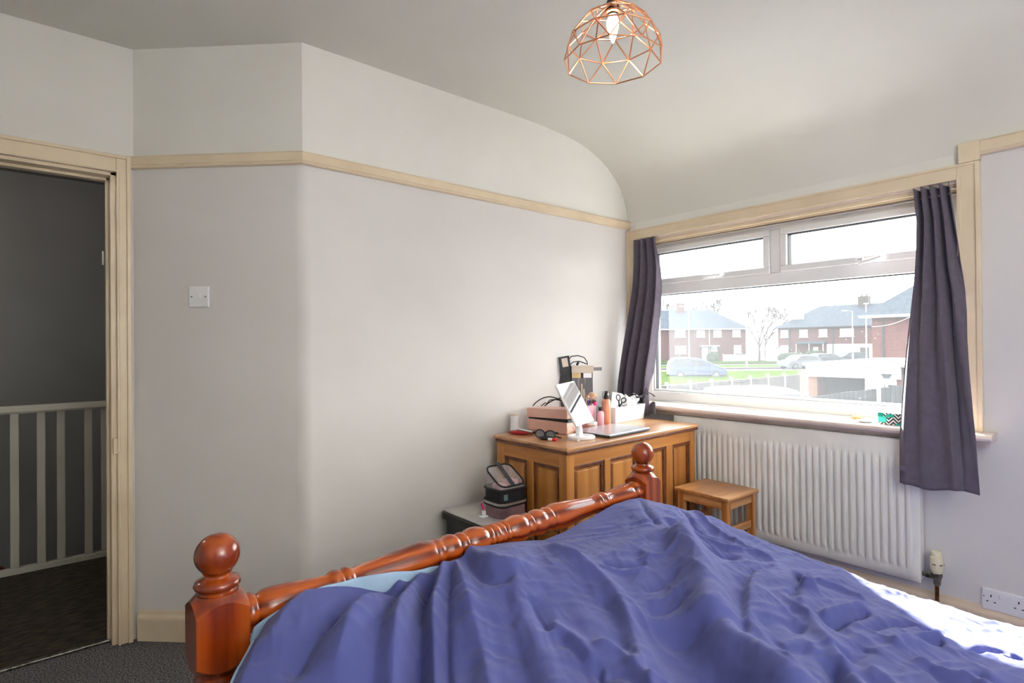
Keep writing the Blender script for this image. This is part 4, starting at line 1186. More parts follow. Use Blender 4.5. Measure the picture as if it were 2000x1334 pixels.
mk('pot', MB().lathe([(.026, 0), (.028, .004), (.028, .020), (.026, .022)], at_(2.300, 2.045), n=24), M['bbeige'], t, smooth=True, angle=30)
mk('lid', MB().lathe([(.029, .022), (.029, .034), (.026, .037)], at_(2.300, 2.045), n=24), M['white'], t, smooth=True, angle=30)
# white tray organiser with tissues, scissors, card, camera
OR_ = thing('tray_organiser', 'white flared plastic organiser tray at the window end of the chest', 'tray', (2.545, 2.080, CT), math.radians(3))
mb = MB()
def ringq(x0, y0, x1, y1, z): return [(x0, y0, z), (x1, y0, z), (x1, y1, z), (x0, y1, z)]
q_ = ringq(0, 0, .290, .115, 0) + ringq(-.008, -.008, .300, .124, .092) + ringq(-.005, -.005, .297, .121, .092) + ringq(.003, .003, .287, .112, .004)
mb.add(q_, [(3, 2, 1, 0), (12, 13, 14, 15)] + [(a, b, b + 4, a + 4) for a, b in ((0, 1), (1, 2), (2, 3), (3, 0))] + [(4 + a, 4 + b, 8 + b, 8 + a) for a, b in ((0, 1), (1, 2), (2, 3), (3, 0))] + [(8 + a, 8 + b, 12 + b, 12 + a) for a, b in ((0, 1), (1, 2), (2, 3), (3, 0))])
mk('tray', mb, M['white'], OR_, local=True, bevel=.004)
def crumple(c, s_, seed, nm='sheet'):
    rs = random.Random(seed); mb = MB()
    pts = []
    N_ = 10
    def fn(a, b):
        an = 2 * PI * a; el = PI * (b - .5)
        k = 1 + .45 * mnoise.noise(Vector((math.cos(an) * 1.7 + seed, math.sin(an) * 1.7, b * 3.0)))
        k += .16 * mnoise.noise(Vector((math.cos(an) * 4 + seed, math.sin(an) * 4, b * 7.0)))
        return (c[0] + s_[0] * k * math.cos(an) * math.cos(el), c[1] + s_[1] * k * math.sin(an) * math.cos(el), c[2] + s_[2] * k * math.sin(el))
    return MB().grid(fn, 16, 10)
T1 = thing('tissue_packet', 'crumpled white tissues heaped in the middle of the organiser tray', 'tissues', (2.72, 2.14, .86))
mk('sheet', crumple((2.700, 2.135, .885), (.045, .035, .040), 3), M['tissue'], T1)
mk('sheet', crumple((2.765, 2.140, .872), (.045, .035, .034), 5), M['tissue'], T1)
T1b = thing('cotton_roll', 'rolled white cotton pad pack at the window end of the tray', 'cotton pads', (2.80, 2.14, .86))
mk('roll', MB().lathe([(.010, -.03), (.024, -.027), (.026, 0), (.024, .027), (.010, .03)], (2.812, 2.145, .893), (1, .3, .1), 18), M['tissue'], T1b, smooth=True, angle=40)
T2 = thing('white_card', 'white folded card standing up in the tray behind the scissors', 'card', (2.60, 2.12, .79))
mb = MB(); mb.obox((2.610, 2.125, .885), .072, .004, .125, math.radians(-18), math.radians(-8), math.radians(12))
mb.obox((2.618, 2.134, .880), .070, .003, .120, math.radians(-25), math.radians(-4), math.radians(16))
mk('card', mb, M['white'], T2)
T3 = thing('scissors', 'black-handled scissors standing in the front of the tray', 'scissors', (2.575, 2.095, .80))
eu_ = Vector((.80, -.60, 0)).normalized()
def loop_(c, ru, rv, rot):
    out = []
    for k in range(18):
        an = 2 * PI * k / 18; a, b = ru * math.cos(an), rv * math.sin(an)
        a2, b2 = a * math.cos(rot) - b * math.sin(rot), a * math.sin(rot) + b * math.cos(rot)
        out.append(tuple(Vector(c) + eu_ * a2 + Vector((0, 0, 1)) * b2))
    return out
mk('handle', MB().tube(loop_((2.560, 2.070, .925), .011, .017, .15), .0036, 8, closed=True).tube([(2.563, 2.069, .908), (2.572, 2.072, .872)], .0045, 8), M['black'], T3, smooth=True)
mk('handle', MB().tube(loop_((2.596, 2.060, .908), .013, .015, -.8), .0036, 8, closed=True).tube([(2.588, 2.063, .896), (2.574, 2.074, .868)], .0045, 8), M['black'], T3, smooth=True)
mk('blade', MB().obox((2.570, 2.088, .838), .012, .003, .085, math.atan2(eu_.y, eu_.x), 0, .08), M['silver'], T3)
T4 = thing('roll_on_bottle', 'white and blue round-topped bottle behind the spray bottle', 'bottle', (2.515, 2.13, CT))
mk('body', MB().lathe([(.017, 0), (.019, .004), (.019, .13), (.016, .14)], (2.515, 2.130, CT), n=20), M['white'], T4, smooth=True, angle=30)
mk('cap', MB().lathe([(.0175, .14), (.018, .145), (.018, .175), (.012, .188), (.003, .192)], (2.515, 2.130, CT), n=20), M['silver'], T4, smooth=True, angle=30)
T5 = thing('black_hair_clip', 'tangle of black wire hair clips on top of the tray by the curtain', 'hair clip', (2.80, 2.08, .90))
mk('wire', MB().tube([(2.760, 2.085, .915), (2.80, 2.07, .925), (2.835, 2.06, .94), (2.862, 2.05, .928), (2.878, 2.04, .912)], .0036, 8), M['black'], T5, smooth=True)
mk('wire', MB().tube([(2.815, 2.075, .905), (2.822, 2.07, .945), (2.826, 2.065, .968), (2.833, 2.06, .955), (2.830, 2.06, .925)], .0030, 8), M['black'], T5, smooth=True)
mk('clip', MB().obox((2.785, 2.09, .912), .06, .016, .010, .2), M['dark'], T5, bevel=.002)
mk('wire', MB().tube([(2.70, 2.10, .925), (2.715, 2.085, .940), (2.735, 2.085, .935), (2.75, 2.085, .918)], .0036, 8), M['black'], T5, smooth=True)
# tall boxed appliance with open flap
BX = thing('appliance_box', 'tall black and beige cardboard box with open lid flap behind the mirror', 'box', (2.43, 2.235, CT), math.radians(-38))
bw, bd, bh = .128, .085, .335
M['boxart'] = noisy('box_print', (96, 96, 100), (196, 168, 140), 22, .4, lo=.52, hi=.72, stretch=(1.6, 1, .35))
mk('carton', MB().box((-bw / 2, 0, .001), (bw / 2, bd, bh)), M['black'], BX, local=True, bevel=.0015)
mk('printed_face', MB().box((-bw / 2 + .002, -.0015, .004), (bw / 2 - .002, .0, bh - .072)), M['boxart'], BX, local=True)
mb = MB()
for k, (xx, hh) in enumerate(((-.030, .13), (-.016, .16), (-.002, .20), (.010, .17), (.024, .12))):
    mb.box((xx - .0035, -.0026, .03), (xx + .0035, -.0016, .03 + hh))
mk('printed_candles', mb, M['cardm'], BX, local=True)
mk('beige_band', MB().box((-bw / 2 + .002, -.0022, bh - .040), (bw / 2 + .006, -.0002, bh + .003)), M['cardm'], BX, local=True)
mk('gold_label', MB().box((-bw / 2 + .004, -.0018, bh - .070), (-.008, -.0003, bh - .041)), noisy('gold_foil', (206, 170, 104), (226, 206, 160), 30, .3), BX, local=True)
mk('white_label', MB().box((.008, -.0018, bh - .070), (bw / 2 - .006, -.0003, bh - .041)), M['white'], BX, local=True)
mk('side_tab', MB().box((bw / 2 + .001, -.001, bh - .028), (bw / 2 + .055, .003, bh - .008)), M['grey'], BX, local=True, bevel=.001)
fl = mk('lid_flap', MB().obox((-bw / 2 - .034, .010, bh + .0), .066, .004, .118, math.radians(8), 0, math.radians(-9)), M['black'], BX, local=True)
mk('flap_label', MB().obox((-bw / 2 - .036, .0072, bh + .022), .036, .001, .052, math.radians(8), 0, math.radians(-9)), M['cardm'], fl, local=True)
mk('side_flap', MB().add([(-bw / 2 - .062, .012, bh - .055), (-bw / 2 - .002, .012, bh - .055), (-bw / 2 - .002, .012, .0), (-bw / 2 - .055, .012, .002), (-bw / 2 - .062, .016, bh - .055), (-bw / 2 - .002, .016, bh - .055), (-bw / 2 - .002, .016, .0), (-bw / 2 - .055, .016, .002)], [(0, 1, 2, 3), (7, 6, 5, 4), (0, 4, 5, 1), (1, 5, 6, 2), (2, 6, 7, 3), (3, 7, 4, 0)]), M['black'], BX, local=True)
mk('corner_flap', MB().add([(-bw / 2 - .062, .012, .262), (-bw / 2 - .084, .012, .185), (-bw / 2 - .062, .012, .185), (-bw / 2 - .062, .015, .262), (-bw / 2 - .084, .015, .185), (-bw / 2 - .062, .015, .185)], [(0, 1, 2), (5, 4, 3), (0, 3, 4, 1), (1, 4, 5, 2), (2, 5, 3, 0)]), M['black'], BX, local=True)
cb2 = thing('black_flex', 'black appliance flex looping out of the tall box', 'cable', (2.43, 2.24, CT + .345))
z0_ = CT + bh + .002
mk('loop', MB().tube([(2.380, 2.300, z0_ + .005), (2.385, 2.305, z0_ + .035), (2.405, 2.295, z0_ + .056), (2.435, 2.270, z0_ + .060), (2.462, 2.245, z0_ + .048), (2.476, 2.235, z0_ + .022), (2.478, 2.235, z0_ + .003)], .0032, 8), M['black'], cb2, smooth=True)
mk('loop', MB().tube([(2.385, 2.295, z0_ + .003), (2.405, 2.283, z0_ + .022), (2.435, 2.262, z0_ + .026), (2.47, 2.235, z0_ + .010)], .0032, 8), M['black'], cb2, smooth=True)
mk('plug', MB().obox((2.425, 2.265, z0_ + .012), .012, .012, .022, .5, .5), M['dark'], cb2, bevel=.002)
# clutter at the left front
t = thing('red_case', 'dark red rounded glasses case at the left end of the chest', 'case', (1.868, 2.165, CT), math.radians(-62))
mk('shell', MB().sphere((0, 0, .011), .062, .020, .0108, 24, 12), M['red'], t, local=True, smooth=True)
t = thing('red_pen', 'slim red pen lying behind the sunglasses', 'pen', (1.955, 2.090, CT))
mk('barrel', MB().tube([(1.925, 2.165, CT + .007), (2.00, 2.055, CT + .007)], .0058, 10), M['red'], t, smooth=True)
mk('cap', MB().tube([(2.00, 2.055, CT + .007), (2.018, 2.028, CT + .007)], .0048, 10), M['dark'], t, smooth=True)
t = thing('silver_pen', 'silver pen resting on the dark red case', 'pen', (1.883, 2.135, CT + .02))
mk('barrel', MB().tube([(1.868, 2.175, CT + .027), (1.895, 2.085, CT + .019)], .0055, 10), M['silver'], t, smooth=True)
mk('tip', MB().tube([(1.895, 2.085, CT + .019), (1.900, 2.069, CT + .0175)], [.005, .002], 10), M['dark'], t, smooth=True)
t = thing('black_marker', 'black and white marker pen behind the silver pen', 'pen', (1.905, 2.165, CT))
mk('barrel', MB().tube([(1.902, 2.185, CT + .010), (1.920, 2.120, CT + .010)], .0070, 10), M['dark'], t, smooth=True)
mk('cap', MB().tube([(1.893, 2.222, CT + .010), (1.902, 2.185, CT + .010)], .0078, 10), M['white'], t, smooth=True)
t = thing('sunglasses', 'black folded sunglasses with grey lenses near the chest corner', 'sunglasses', (1.885, 1.955, CT))
def lens(c, rot, up=0):
    cx_, cy_ = c; mb = MB(); pts = []
    for k in range(20):
        an = 2 * PI * k / 20; a, b = .026 * math.cos(an), .020 * math.sin(an)
        pts.append((cx_ + a * math.cos(rot), cy_ + a * math.sin(rot), CT + .024 + up + b))
    return pts
for i, c in enumerate(((1.865, 2.000), (1.880, 1.942))):
    pts = lens(c, -1.25)
    mk('rim', MB().tube(pts, .0028, 8, closed=True), M['black'], t, smooth=True)
    mb = MB(); mb.add(pts, [tuple(range(20))]); mk('lens', mb, M['grey'], t)
mk('bridge', MB().tube([(1.872, 1.978, CT + .030), (1.873, 1.966, CT + .034), (1.876, 1.960, CT + .030)], .003, 8), M['black'], t, smooth=True)
mk('temple', MB().tube([(1.858, 2.022, CT + .030), (1.90, 2.010, CT + .012), (1.935, 1.950, CT + .006), (1.938, 1.925, CT + .004)], .0034, 8), M['black'], t, smooth=True)
mk('temple', MB().tube([(1.886, 1.920, CT + .030), (1.91, 1.945, CT + .010), (1.905, 2.00, CT + .005), (1.895, 2.02, CT + .004)], .0034, 8), M['black'], t, smooth=True)
t = thing('black_pouch', 'small black zipped pouch under the sunglasses', 'pouch', (1.862, 1.952, CT), math.radians(-65))
mk('pouch', MB().sphere((0, 0, .009), .040, .020, .0088, 20, 10), M['black'], t, local=True, smooth=True)
t = thing('lipstick', 'tiny lipstick with bright red cap lying at the chest corner', 'lipstick', (1.862, 1.895, CT))
mk('case', MB().tube([(1.850, 1.925, CT + .0075), (1.858, 1.903, CT + .0075)], .0070, 12), M['white'], t, smooth=True)
mk('cap', MB().tube([(1.858, 1.903, CT + .0075), (1.865, 1.884, CT + .0075)], .0075, 12), base_mat('bright_red', (222, 40, 48), .3)[0], t, smooth=True)
t = thing('glass_perfume_vial', 'tiny clear glass vial in front of the mirror stand', 'vial', (1.925, 1.835, CT))
mk('vial', MB().tube([(1.915, 1.862, CT + .006), (1.932, 1.815, CT + .006)], .0055, 10), M['clearpvc'], t, smooth=True)
mk('stopper', MB().sphere((1.935, 1.808, CT + .0065), .0062, n=12, m=8), M['white'], t, smooth=True)

# ============================================================ SIDE UNIT WITH VANITY CASE
TB = thing('side_unit', 'low black-edged side unit with pale grey top between wall and bed', 'side unit', (1.60, 2.12, 0))
mb = MB(); rr_ = .035
def rrect(x0, y0, x1, y1, r_, n_=5):
    out = []
    for cx_, cy_, a0 in ((x1 - r_, y1 - r_, 0), (x0 + r_, y1 - r_, 90), (x0 + r_, y0 + r_, 180), (x1 - r_, y0 + r_, 270)):
        for k in range(n_ + 1):
            a = math.radians(a0 + 90 * k / n_); out.append((cx_ + r_ * math.cos(a), cy_ + r_ * math.sin(a)))
    return out
mk('rim', MB().prism(rrect(1.470, 1.94, 1.768, 2.30, .03), .398, .430), M['dark'], TB, bevel=.004)
mk('top', MB().prism(rrect(1.482, 1.950, 1.756, 2.29, .012), .430, .436), noisy('pale_grey_laminate', (196, 194, 190), (180, 178, 174), 20, .3), TB, bevel=.002)
mk('trim_strip', MB().box((1.480, 1.938, .418), (1.758, 1.948, .4375)), M['silver'], TB, bevel=.002)
mk('cabinet', MB().box((1.495, 1.965, 0), (1.745, 2.28, .398)), M['dark'], TB, bevel=.004)
mk('drawer_front', MB().box((1.505, 1.955, .21), (1.735, 1.965, .385)), M['black'], TB, bevel=.004)
mk('drawer_front', MB().box((1.505, 1.955, .03), (1.735, 1.965, .20)), M['black'], TB, bevel=.004)
VC = thing('vanity_case', 'black-trimmed clear vanity case standing open-lidded beside the chest', 'case', (1.665, 2.04, .4375))
def rr3(x0, y0, x1, y1, z, r_): return [(a, b, z) for a, b in rrect(x0, y0, x1, y1, r_)]
vx0, vy0, vx1, vy1 = 1.585, 1.965, 1.752, 2.105
zb_ = .4375
mk('base_shell', MB().prism(rrect(vx0, vy0, vx1, vy1, .035), zb_, zb_ + .058), noisy('blush_fabric', (150, 118, 122), (110, 84, 92), 9, .5), VC, bevel=.003)
mk('zip_band', MB().prism(rrect(vx0 - .004, vy0 - .004, vx1 + .004, vy1 + .004, .038), zb_ + .058, zb_ + .070), M['silver'], VC, bevel=.001)
mk('piping', MB().tube(rr3(vx0 - .004, vy0 - .004, vx1 + .004, vy1 + .004, zb_ + .076, .038), .004, 8, closed=True).tube(rr3(vx0 - .004, vy0 - .004, vx1 + .004, vy1 + .004, zb_ + .056, .038), .004, 8, closed=True), M['velvet'], VC, smooth=True)
mk('middle_shell', MB().prism(rrect(vx0, vy0, vx1, vy1, .035), zb_ + .072, zb_ + .128), M['velvet'], VC, bevel=.003)
mk('window_patch', MB().box((vx0 + .018, vy0 - .002, zb_ + .086), (vx0 + .040, vy0 + .001, zb_ + .112)), noisy('teal_patch', (120, 150, 158), (96, 124, 134), 30, .3), VC)
mk('upper_piping', MB().tube(rr3(vx0 - .002, vy0 - .002, vx1 + .002, vy1 + .002, zb_ + .130, .036), .0055, 8, closed=True), M['velvet'], VC, smooth=True)
# clear domed lid, sloping up to the back
def lidp(uu, vv):
    r_ = rrect(vx0, vy0, vx1, vy1, .035); n_ = len(r_)
    k = uu * n_; i = int(k) % n_; f = k - int(k)
    x = r_[i][0] * (1 - f) + r_[(i + 1) % n_][0] * f; y = r_[i][1] * (1 - f) + r_[(i + 1) % n_][1] * f
    back = (y - vy0) / (vy1 - vy0)
    z = zb_ + .132 + (.012 + .075 * back) * vv
    cx_, cy_ = (vx0 + vx1) / 2, (vy0 + vy1) / 2
    s_ = 1 - .10 * vv
    return (cx_ + (x - cx_) * s_, cy_ + (y - cy_) * s_, z)
mk('lid_sides', MB().grid(lidp, 24, 3), M['clearpvc'], VC, smooth=True)
tp = [lidp(k / 24, 1) for k in range(24)]
mb = MB(); mb.add(tp, [tuple(range(24))]); mk('lid_window', mb, M['clearpvc'], VC)
mk('lid_piping', MB().tube(tp, .0045, 8, closed=True), M['velvet'], VC, smooth=True)
mk('contents', MB().box((vx0 + .02, vy0 + .03, zb_ + .128), (vx0 + .07, vy0 + .09, zb_ + .150)).box((vx0 + .085, vy0 + .04, zb_ + .128), (vx0 + .14, vy0 + .10, zb_ + .158)), M['pinkp'], VC, bevel=.003)
cxm = (vx0 + vx1) / 2
mk('carry_strap', MB().extr([(-.012, 0), (.012, 0), (.012, .003), (-.012, .003)], (cxm, vy0 + .012, zb_ + .146), (0, .120, .085), (1, 0, 0), (0, -.5, .85)), noisy('dark_strap', (66, 72, 74), (54, 58, 62), 40, .6), VC, bevel=.001)
t = thing('nail_polish', 'tiny pink nail tool with white stand on the side unit', 'nail polish', (1.555, 2.06, .4365))
mk('stand', MB().box((1.540, 2.045, .4365), (1.574, 2.075, .445)).box((1.550, 2.052, .445), (1.566, 2.068, .468)), M['white'], t, bevel=.002)
mk('handle', MB().obox((1.553, 2.062, .486), .009, .009, .036, .3, 0, -.45), M['magenta'], t, bevel=.002)

# ============================================================ ON THE SILL
SZ = .8575
c0 = None
for k in range(3):
    if c0 is None:
        c0 = thing('white_saucer', 'lowest white saucer of the stack on the window sill', 'saucer', (2.975, .925, SZ), 0, 'stack of white saucers on the sill')
        s_ = mk('dish', MB().lathe([(.001, .0015), (.022, .0015), (.024, .0), (.026, .002), (.040, .006), (.042, .0075), (.038, .0072), (.024, .0042), (.001, .0040)], (2.975, .925, SZ), n=28, cap=False), M['plastic'], c0, smooth=True)
        mk('rim_line', MB().tube([(2.975 + .0415 * math.cos(2 * PI * q / 24), .925 + .0415 * math.sin(2 * PI * q / 24), SZ + .0060) for q in range(24)], .0010, 5, closed=True), M['grey'], c0)
    else:
        c = copy_tree(c0); c.location = (2.975 + .003 * k, .925 - .002 * k, SZ + .0043 * k)
        c['label'] = ('', 'middle white saucer of the stack on the window sill', 'topmost white saucer of the stack on the window sill')[k]
t = thing('orange_soap', 'small orange soap bar lying at the back of the sill', 'soap', (3.055, .985, SZ))
mk('bar', MB().sphere((3.055, .985, SZ + .009), .016, .026, .009, 20, 10), M['orange'], t, smooth=True)
def leafmat():
    m, b = base_mat('green_patterned_card', (26, 160, 128), .35)
    n, l = m.node_tree.nodes, m.node_tree.links
    tc = n.new('ShaderNodeTexCoord'); sx = n.new('ShaderNodeSeparateXYZ'); l.new(tc.outputs['Object'], sx.inputs[0])
    def mt(op, a, b_=None, v2=None):
        q = n.new('ShaderNodeMath'); q.operation = op
        l.new(a, q.inputs[0])
        if b_ is not None: l.new(b_, q.inputs[1])
        if v2 is not None: q.inputs[1].default_value = v2
        return q.outputs[0]
    # chevron stripes
    yy = mt('MULTIPLY', sx.outputs['Y'], None, 26.0); tri = mt('PINGPONG', yy, None, 0.5)
    zz = mt('MULTIPLY', sx.outputs['Z'], None, 60.0); ad = mt('ADD', zz, mt('MULTIPLY', tri, None, 2.4))
    st = mt('GREATER_THAN', mt('FRACT', ad), None, .5)
    mx = n.new('ShaderNodeMix'); mx.data_type = 'RGBA'; l.new(st, mx.inputs[0]); mx.inputs[6].default_value = (.85, .87, .85, 1); mx.inputs[7].default_value = (.02, .02, .025, 1)
    nz = n.new('ShaderNodeTexNoise'); nz.inputs['Scale'].default_value = 22; nz.inputs['Detail'].default_value = 1; l.new(tc.outputs['Object'], nz.inputs['Vector'])
    g = mt('GREATER_THAN', nz.outputs['Fac'], None, .53)
    rp = n.new('ShaderNodeValToRGB'); rp.color_ramp.elements[0].position = .5; rp.color_ramp.elements[0].color = (.0, .30, .16, 1); rp.color_ramp.elements[1].position = .62; rp.color_ramp.elements[1].color = (.05, .60, .50, 1)
    l.new(nz.outputs['Fac'], rp.inputs['Fac'])
    m2 = n.new('ShaderNodeMix'); m2.data_type = 'RGBA'; l.new(g, m2.inputs[0]); l.new(mx.outputs[2], m2.inputs[6]); l.new(rp.outputs['Color'], m2.inputs[7])
    l.new(m2.outputs[2], b.inputs['Base Color'])
    return m
M['leaf'] = leafmat()
t = thing('patterned_box', 'green leaf and black chevron patterned card box on the sill by the curtain', 'box', (2.955, .80, SZ), math.radians(-4))
mk('carton', MB().box((-.010, -.075, 0), (.028, .062, .053)), M['leaf'], t, local=True, bevel=.001)
mk('green_end', MB().box((-.0112, .040, .036), (-.0098, .0622, .0532)), base_mat('flat_teal', (24, 160, 132), .35)[0], t, local=True)
mk('lid_edge', MB().box((-.0105, -.0755, .0528), (.0285, .0625, .0545)), M['white'], t, local=True)

# ============================================================ OUTSIDE (street seen through the window)
# street axes: e1 along the terraces (to the right), e2 away from the house
EA = math.radians(-40.19)
e1 = Vector((math.cos(EA), math.sin(EA), 0)); e2 = Vector((-math.sin(EA), math.cos(EA), 0))
def XP(a, b, z=0.0):
    q = e1 * a + e2 * b; return (q.x, q.y, z)
def brickm(name, c1, c2, mortar, sc_):
    m, b = base_mat(name, c1, .85)
    n, l = m.node_tree.nodes, m.node_tree.links
    tc = n.new('ShaderNodeTexCoord'); mp = n.new('ShaderNodeMapping'); mp.inputs['Rotation'].default_value = (PI / 2, 0, 0)
    br = n.new('ShaderNodeTexBrick'); br.inputs['Color1'].default_value = (*s2l(c1), 1); br.inputs['Color2'].default_value = (*s2l(c2), 1); br.inputs['Mortar'].default_value = (*s2l(mortar), 1)
    br.inputs['Scale'].default_value = sc_; br.inputs['Mortar Size'].default_value = .018
    l.new(tc.outputs['Object'], mp.inputs['Vector']); l.new(mp.outputs['Vector'], br.inputs['Vector']); l.new(br.outputs['Color'], b.inputs['Base Color'])
    return m
M['brick'] = brickm('red_brick', (62, 20, 14), (46, 14, 11), (53, 43, 39), 4.4)
M['brick2'] = brickm('pink_red_brick', (84, 30, 22), (56, 18, 14), (69, 58, 52), 4.0)
M['brickend'] = brickm('orange_brick', (84, 51, 32), (73, 40, 23), (88, 78, 68), 5.0)
M['slate'] = noisy('slate_roof', (46, 53, 60), (34, 40, 46), 3, .75, spec=.15)
M['render'] = noisy('white_render', (153, 154, 154), (143, 144, 144), 2, .8)
M['wpaint'] = base_mat('white_exterior_paint', (157, 158, 158), .5)[0]
M['winglass'] = base_mat('far_window_glass', (70, 82, 92), .08, 0, .8)[0]
M['blind'] = base_mat('white_window_blind', (144, 147, 147), .8)[0]
M['asph'] = noisy('asphalt', (74, 74, 76), (62, 62, 64), 2, .95, spec=0)
M['pave'] = noisy('concrete_paving', (84, 84, 82), (74, 74, 72), 3, .95, spec=0)
M['grass'] = noisy('lawn_grass', (40, 52, 10), (28, 42, 7), 1.2, .98, .4, 30, spec=0)
M['conc'] = noisy('concrete_post', (135, 133, 128), (121, 119, 114), 6, .85)
M['fencew'] = noisy('weathered_fence_timber', (54, 47, 44), (38, 33, 30), 6, .85, stretch=(1, 1, .2))
M['fenced'] = noisy('dark_fence_timber', (27, 29, 32), (17, 19, 21), 8, .8, stretch=(1, 1, .2))
M['leafh'] = noisy('hedge_leaf', (26, 43, 18), (14, 27, 10), 5, .9, .5, 12)
M['bark'] = noisy('bark', (53, 45, 39), (36, 32, 26), 6, .9)
M['car1'] = base_mat('blue_car_paint', (34, 44, 66), .45, 0, .35)[0]
M['car2'] = base_mat('silver_car_paint', (60, 66, 72), .45, 0, .35)[0]
M['car3'] = base_mat('dark_car_paint', (24, 30, 36), .45, 0, .3)[0]
M['car4'] = base_mat('white_car_paint', (96, 98, 100), .45, 0, .4)[0]
M['cglass'] = base_mat('car_glass', (16, 20, 24), .2, 0, .3)[0]
M['tyre'] = base_mat('tyre', (26, 26, 28), .8)[0]
M['hub'] = base_mat('wheel_hub', (70, 72, 76), .5, 0, .3)[0]
M['felt'] = noisy('grey_roof_felt', (125, 126, 125), (114, 115, 115), 2, .8, spec=0)
M['lampc'] = base_mat('galvanised_post', (118, 121, 123), .5, .4)[0]
GZ = -1.5
def gh(D):
    return float(np.interp(D, [3, 6, 12, 36, 60, 200], [-2.9, -2.7, -1.42, -1.45, GZ, GZ]))
bg = mk('far_ground', MB().box((-300, -300, -3.3), (300, 300, -3.05)), M['asph']); bg['kind'] = 'structure'
# ground: one terrain sheet, lawns and road laid on it
def ground_fn(uu, vv):
    D = 3.4 + (190 - 3.4) * vv ** 2.2; a = (-60 + 150 * uu)
    return XP(a, D, gh(D))
g = mk('ground', MB().grid(ground_fn, 24, 40), M['asph'], smooth=True, angle=180); g['kind'] = 'structure'
def strip_ground(name, a0, a1, d0, d1, m, lift):
    def fn(uu, vv):
        D = d0 + (d1 - d0) * vv; a = a0 + (a1 - a0) * uu
        return XP(a, D, gh(D) + lift)
    mb = MB().grid(fn, 10, 10)
    o = mk(name, mb, m, smooth=True, angle=180); o['kind'] = 'structure'; return o
strip_ground('lawn', 2, 33.5, 24, 50.5, M['grass'], .16)
strip_ground('lawn', 2, 34, 59, 66, M['grass'], .10)
strip_ground('pavement', -5, 60, 50.5, 52.5, M['pave'], .12)
strip_ground('pavement', -5, 60, 57.5, 59, M['pave'], .12)
strip_ground('lawn', 16, 37, 71, 83.9, M['grass'], .10)
strip_ground('lawn', 37, 56, 68, 79.5, M['grass'], .09)

def window_unit(parent, x, z, w, h, yf=-.02, split=2, mat=None):
    mb = MB(); t_ = .07
    mb.box((x, yf - .05, z), (x + w, yf + .06, z + t_)).box((x, yf - .05, z + h - t_), (x + w, yf + .06, z + h)).box((x, yf - .05, z + t_), (x + t_, yf + .06, z + h - t_)).box((x + w - t_, yf - .05, z + t_), (x + w, yf + .06, z + h - t_))
    for k in range(1, split):
        xx = x + w * k / split; mb.box((xx - .035, yf - .04, z + t_), (xx + .035, yf + .05, z + h - t_))
    f = mk('window', mb, M['wpaint'], parent, local=True)
    mk('pane', MB().box((x + t_, yf - .01, z + t_), (x + w - t_, yf + .02, z + h - t_)), mat or M['winglass'], f, local=True)
    mk('window_sill', MB().box((x - .08, yf - .12, z - .08), (x + w + .08, yf + .02, z)), M['wpaint'], f, local=True)
    return f
def hip_roof(mb, x0, x1, y0, y1, ze, zr2, hl, hr, ov=.35):
    x0 -= ov; x1 += ov; y0 -= ov; y1 += ov; ym = (y0 + y1) / 2
    v_ = [(x0, y0, ze), (x1, y0, ze), (x1, y1, ze), (x0, y1, ze), (x0 + hl, ym, zr2), (x1 - hr, ym, zr2)]
    mb.add(v_, [(0, 1, 5, 4), (2, 3, 4, 5), (1, 2, 5), (3, 0, 4), (3, 2, 1, 0)])
    return mb

# left terrace
H1 = thing('terraced_house', 'hazy red brick terrace with pitched slate roof at the left of the view', 'house', XP(16.0, 84, GZ), EA)
W_ = 19.9; eh = 4.9
mk('walls', MB().box((0, 0, 0), (W_, 8, eh)), M['brick'], H1, local=True)
mk('roof', hip_roof(MB(), 0, W_, 0, 8, eh, 8.0, 4.2, 4.5), M['slate'], H1, local=True)
mk('gutter', MB().box((-.35, -.42, eh - .12), (W_ + .35, -.30, eh + .02)), M['wpaint'], H1, local=True)
for x in (5.5, 14.0): mk('downpipe', MB().box((x, -.12, 0), (x + .09, -.02, eh - .1)), M['wpaint'], H1, local=True)
for x, w in ((8.8, 1.6), (12.15, 1.2), (14.7, 1.2), (17.6, 1.2), (4.6, 1.4)): window_unit(H1, x, 3.65, w, 1.05, mat=M['blind'])
for x, w in ((8.8, 1.7), (17.8, 1.1), (4.6, 1.5)): window_unit(H1, x, 1.15, w, 1.2, mat=M['blind'])
window_unit(H1, 14.3, 1.5, .9, .8, split=1)
mk('front_door', MB().box((12.9, -.10, 0), (13.85, .02, 2.1)), M['wpaint'], H1, local=True, bevel=.01)
mk('door_canopy', MB().box((12.6, -.7, 2.2), (15.4, .02, 2.38)), M['wpaint'], H1, local=True)
mk('chimney', MB().box((10.2, 3.4, 7.0), (11.4, 4.4, 9.1)), M['brick'], H1, local=True)
# right terrace
H2 = thing('terraced_house', 'long brick terrace with chimney, white rendered ground floor and arched passage', 'house', XP(38.6, 80, GZ), -PI / 2)
W_ = 14.5; eh = 4.85
mk('walls', MB().box((0, 0, 0), (W_, 8, eh)), M['brick'], H2, local=True)
mk('roof', hip_roof(MB(), 0, W_, 0, 8, eh, 7.9, 4.6, 2.0), M['slate'], H2, local=True)
mk('gutter', MB().box((-.35, -.42, eh - .12), (W_ + .35, -.30, eh + .0)), M['car3'], H2, local=True)
mk('rendered_wall', MB().box((6.55, -.05, 0), (10.55, 0, 2.45)).box((11.6, -.05, 0), (14.4, 0, 2.45)).box((10.55, -.05, 2.0), (11.6, 0, 2.45)), M['render'], H2, local=True)
arcp = [(10.55, 0)] + [(11.075 + .525 * math.cos(math.radians(a)), 1.48 + .52 * math.sin(math.radians(a))) for a in range(180, -1, -20)] + [(11.6, 0)]
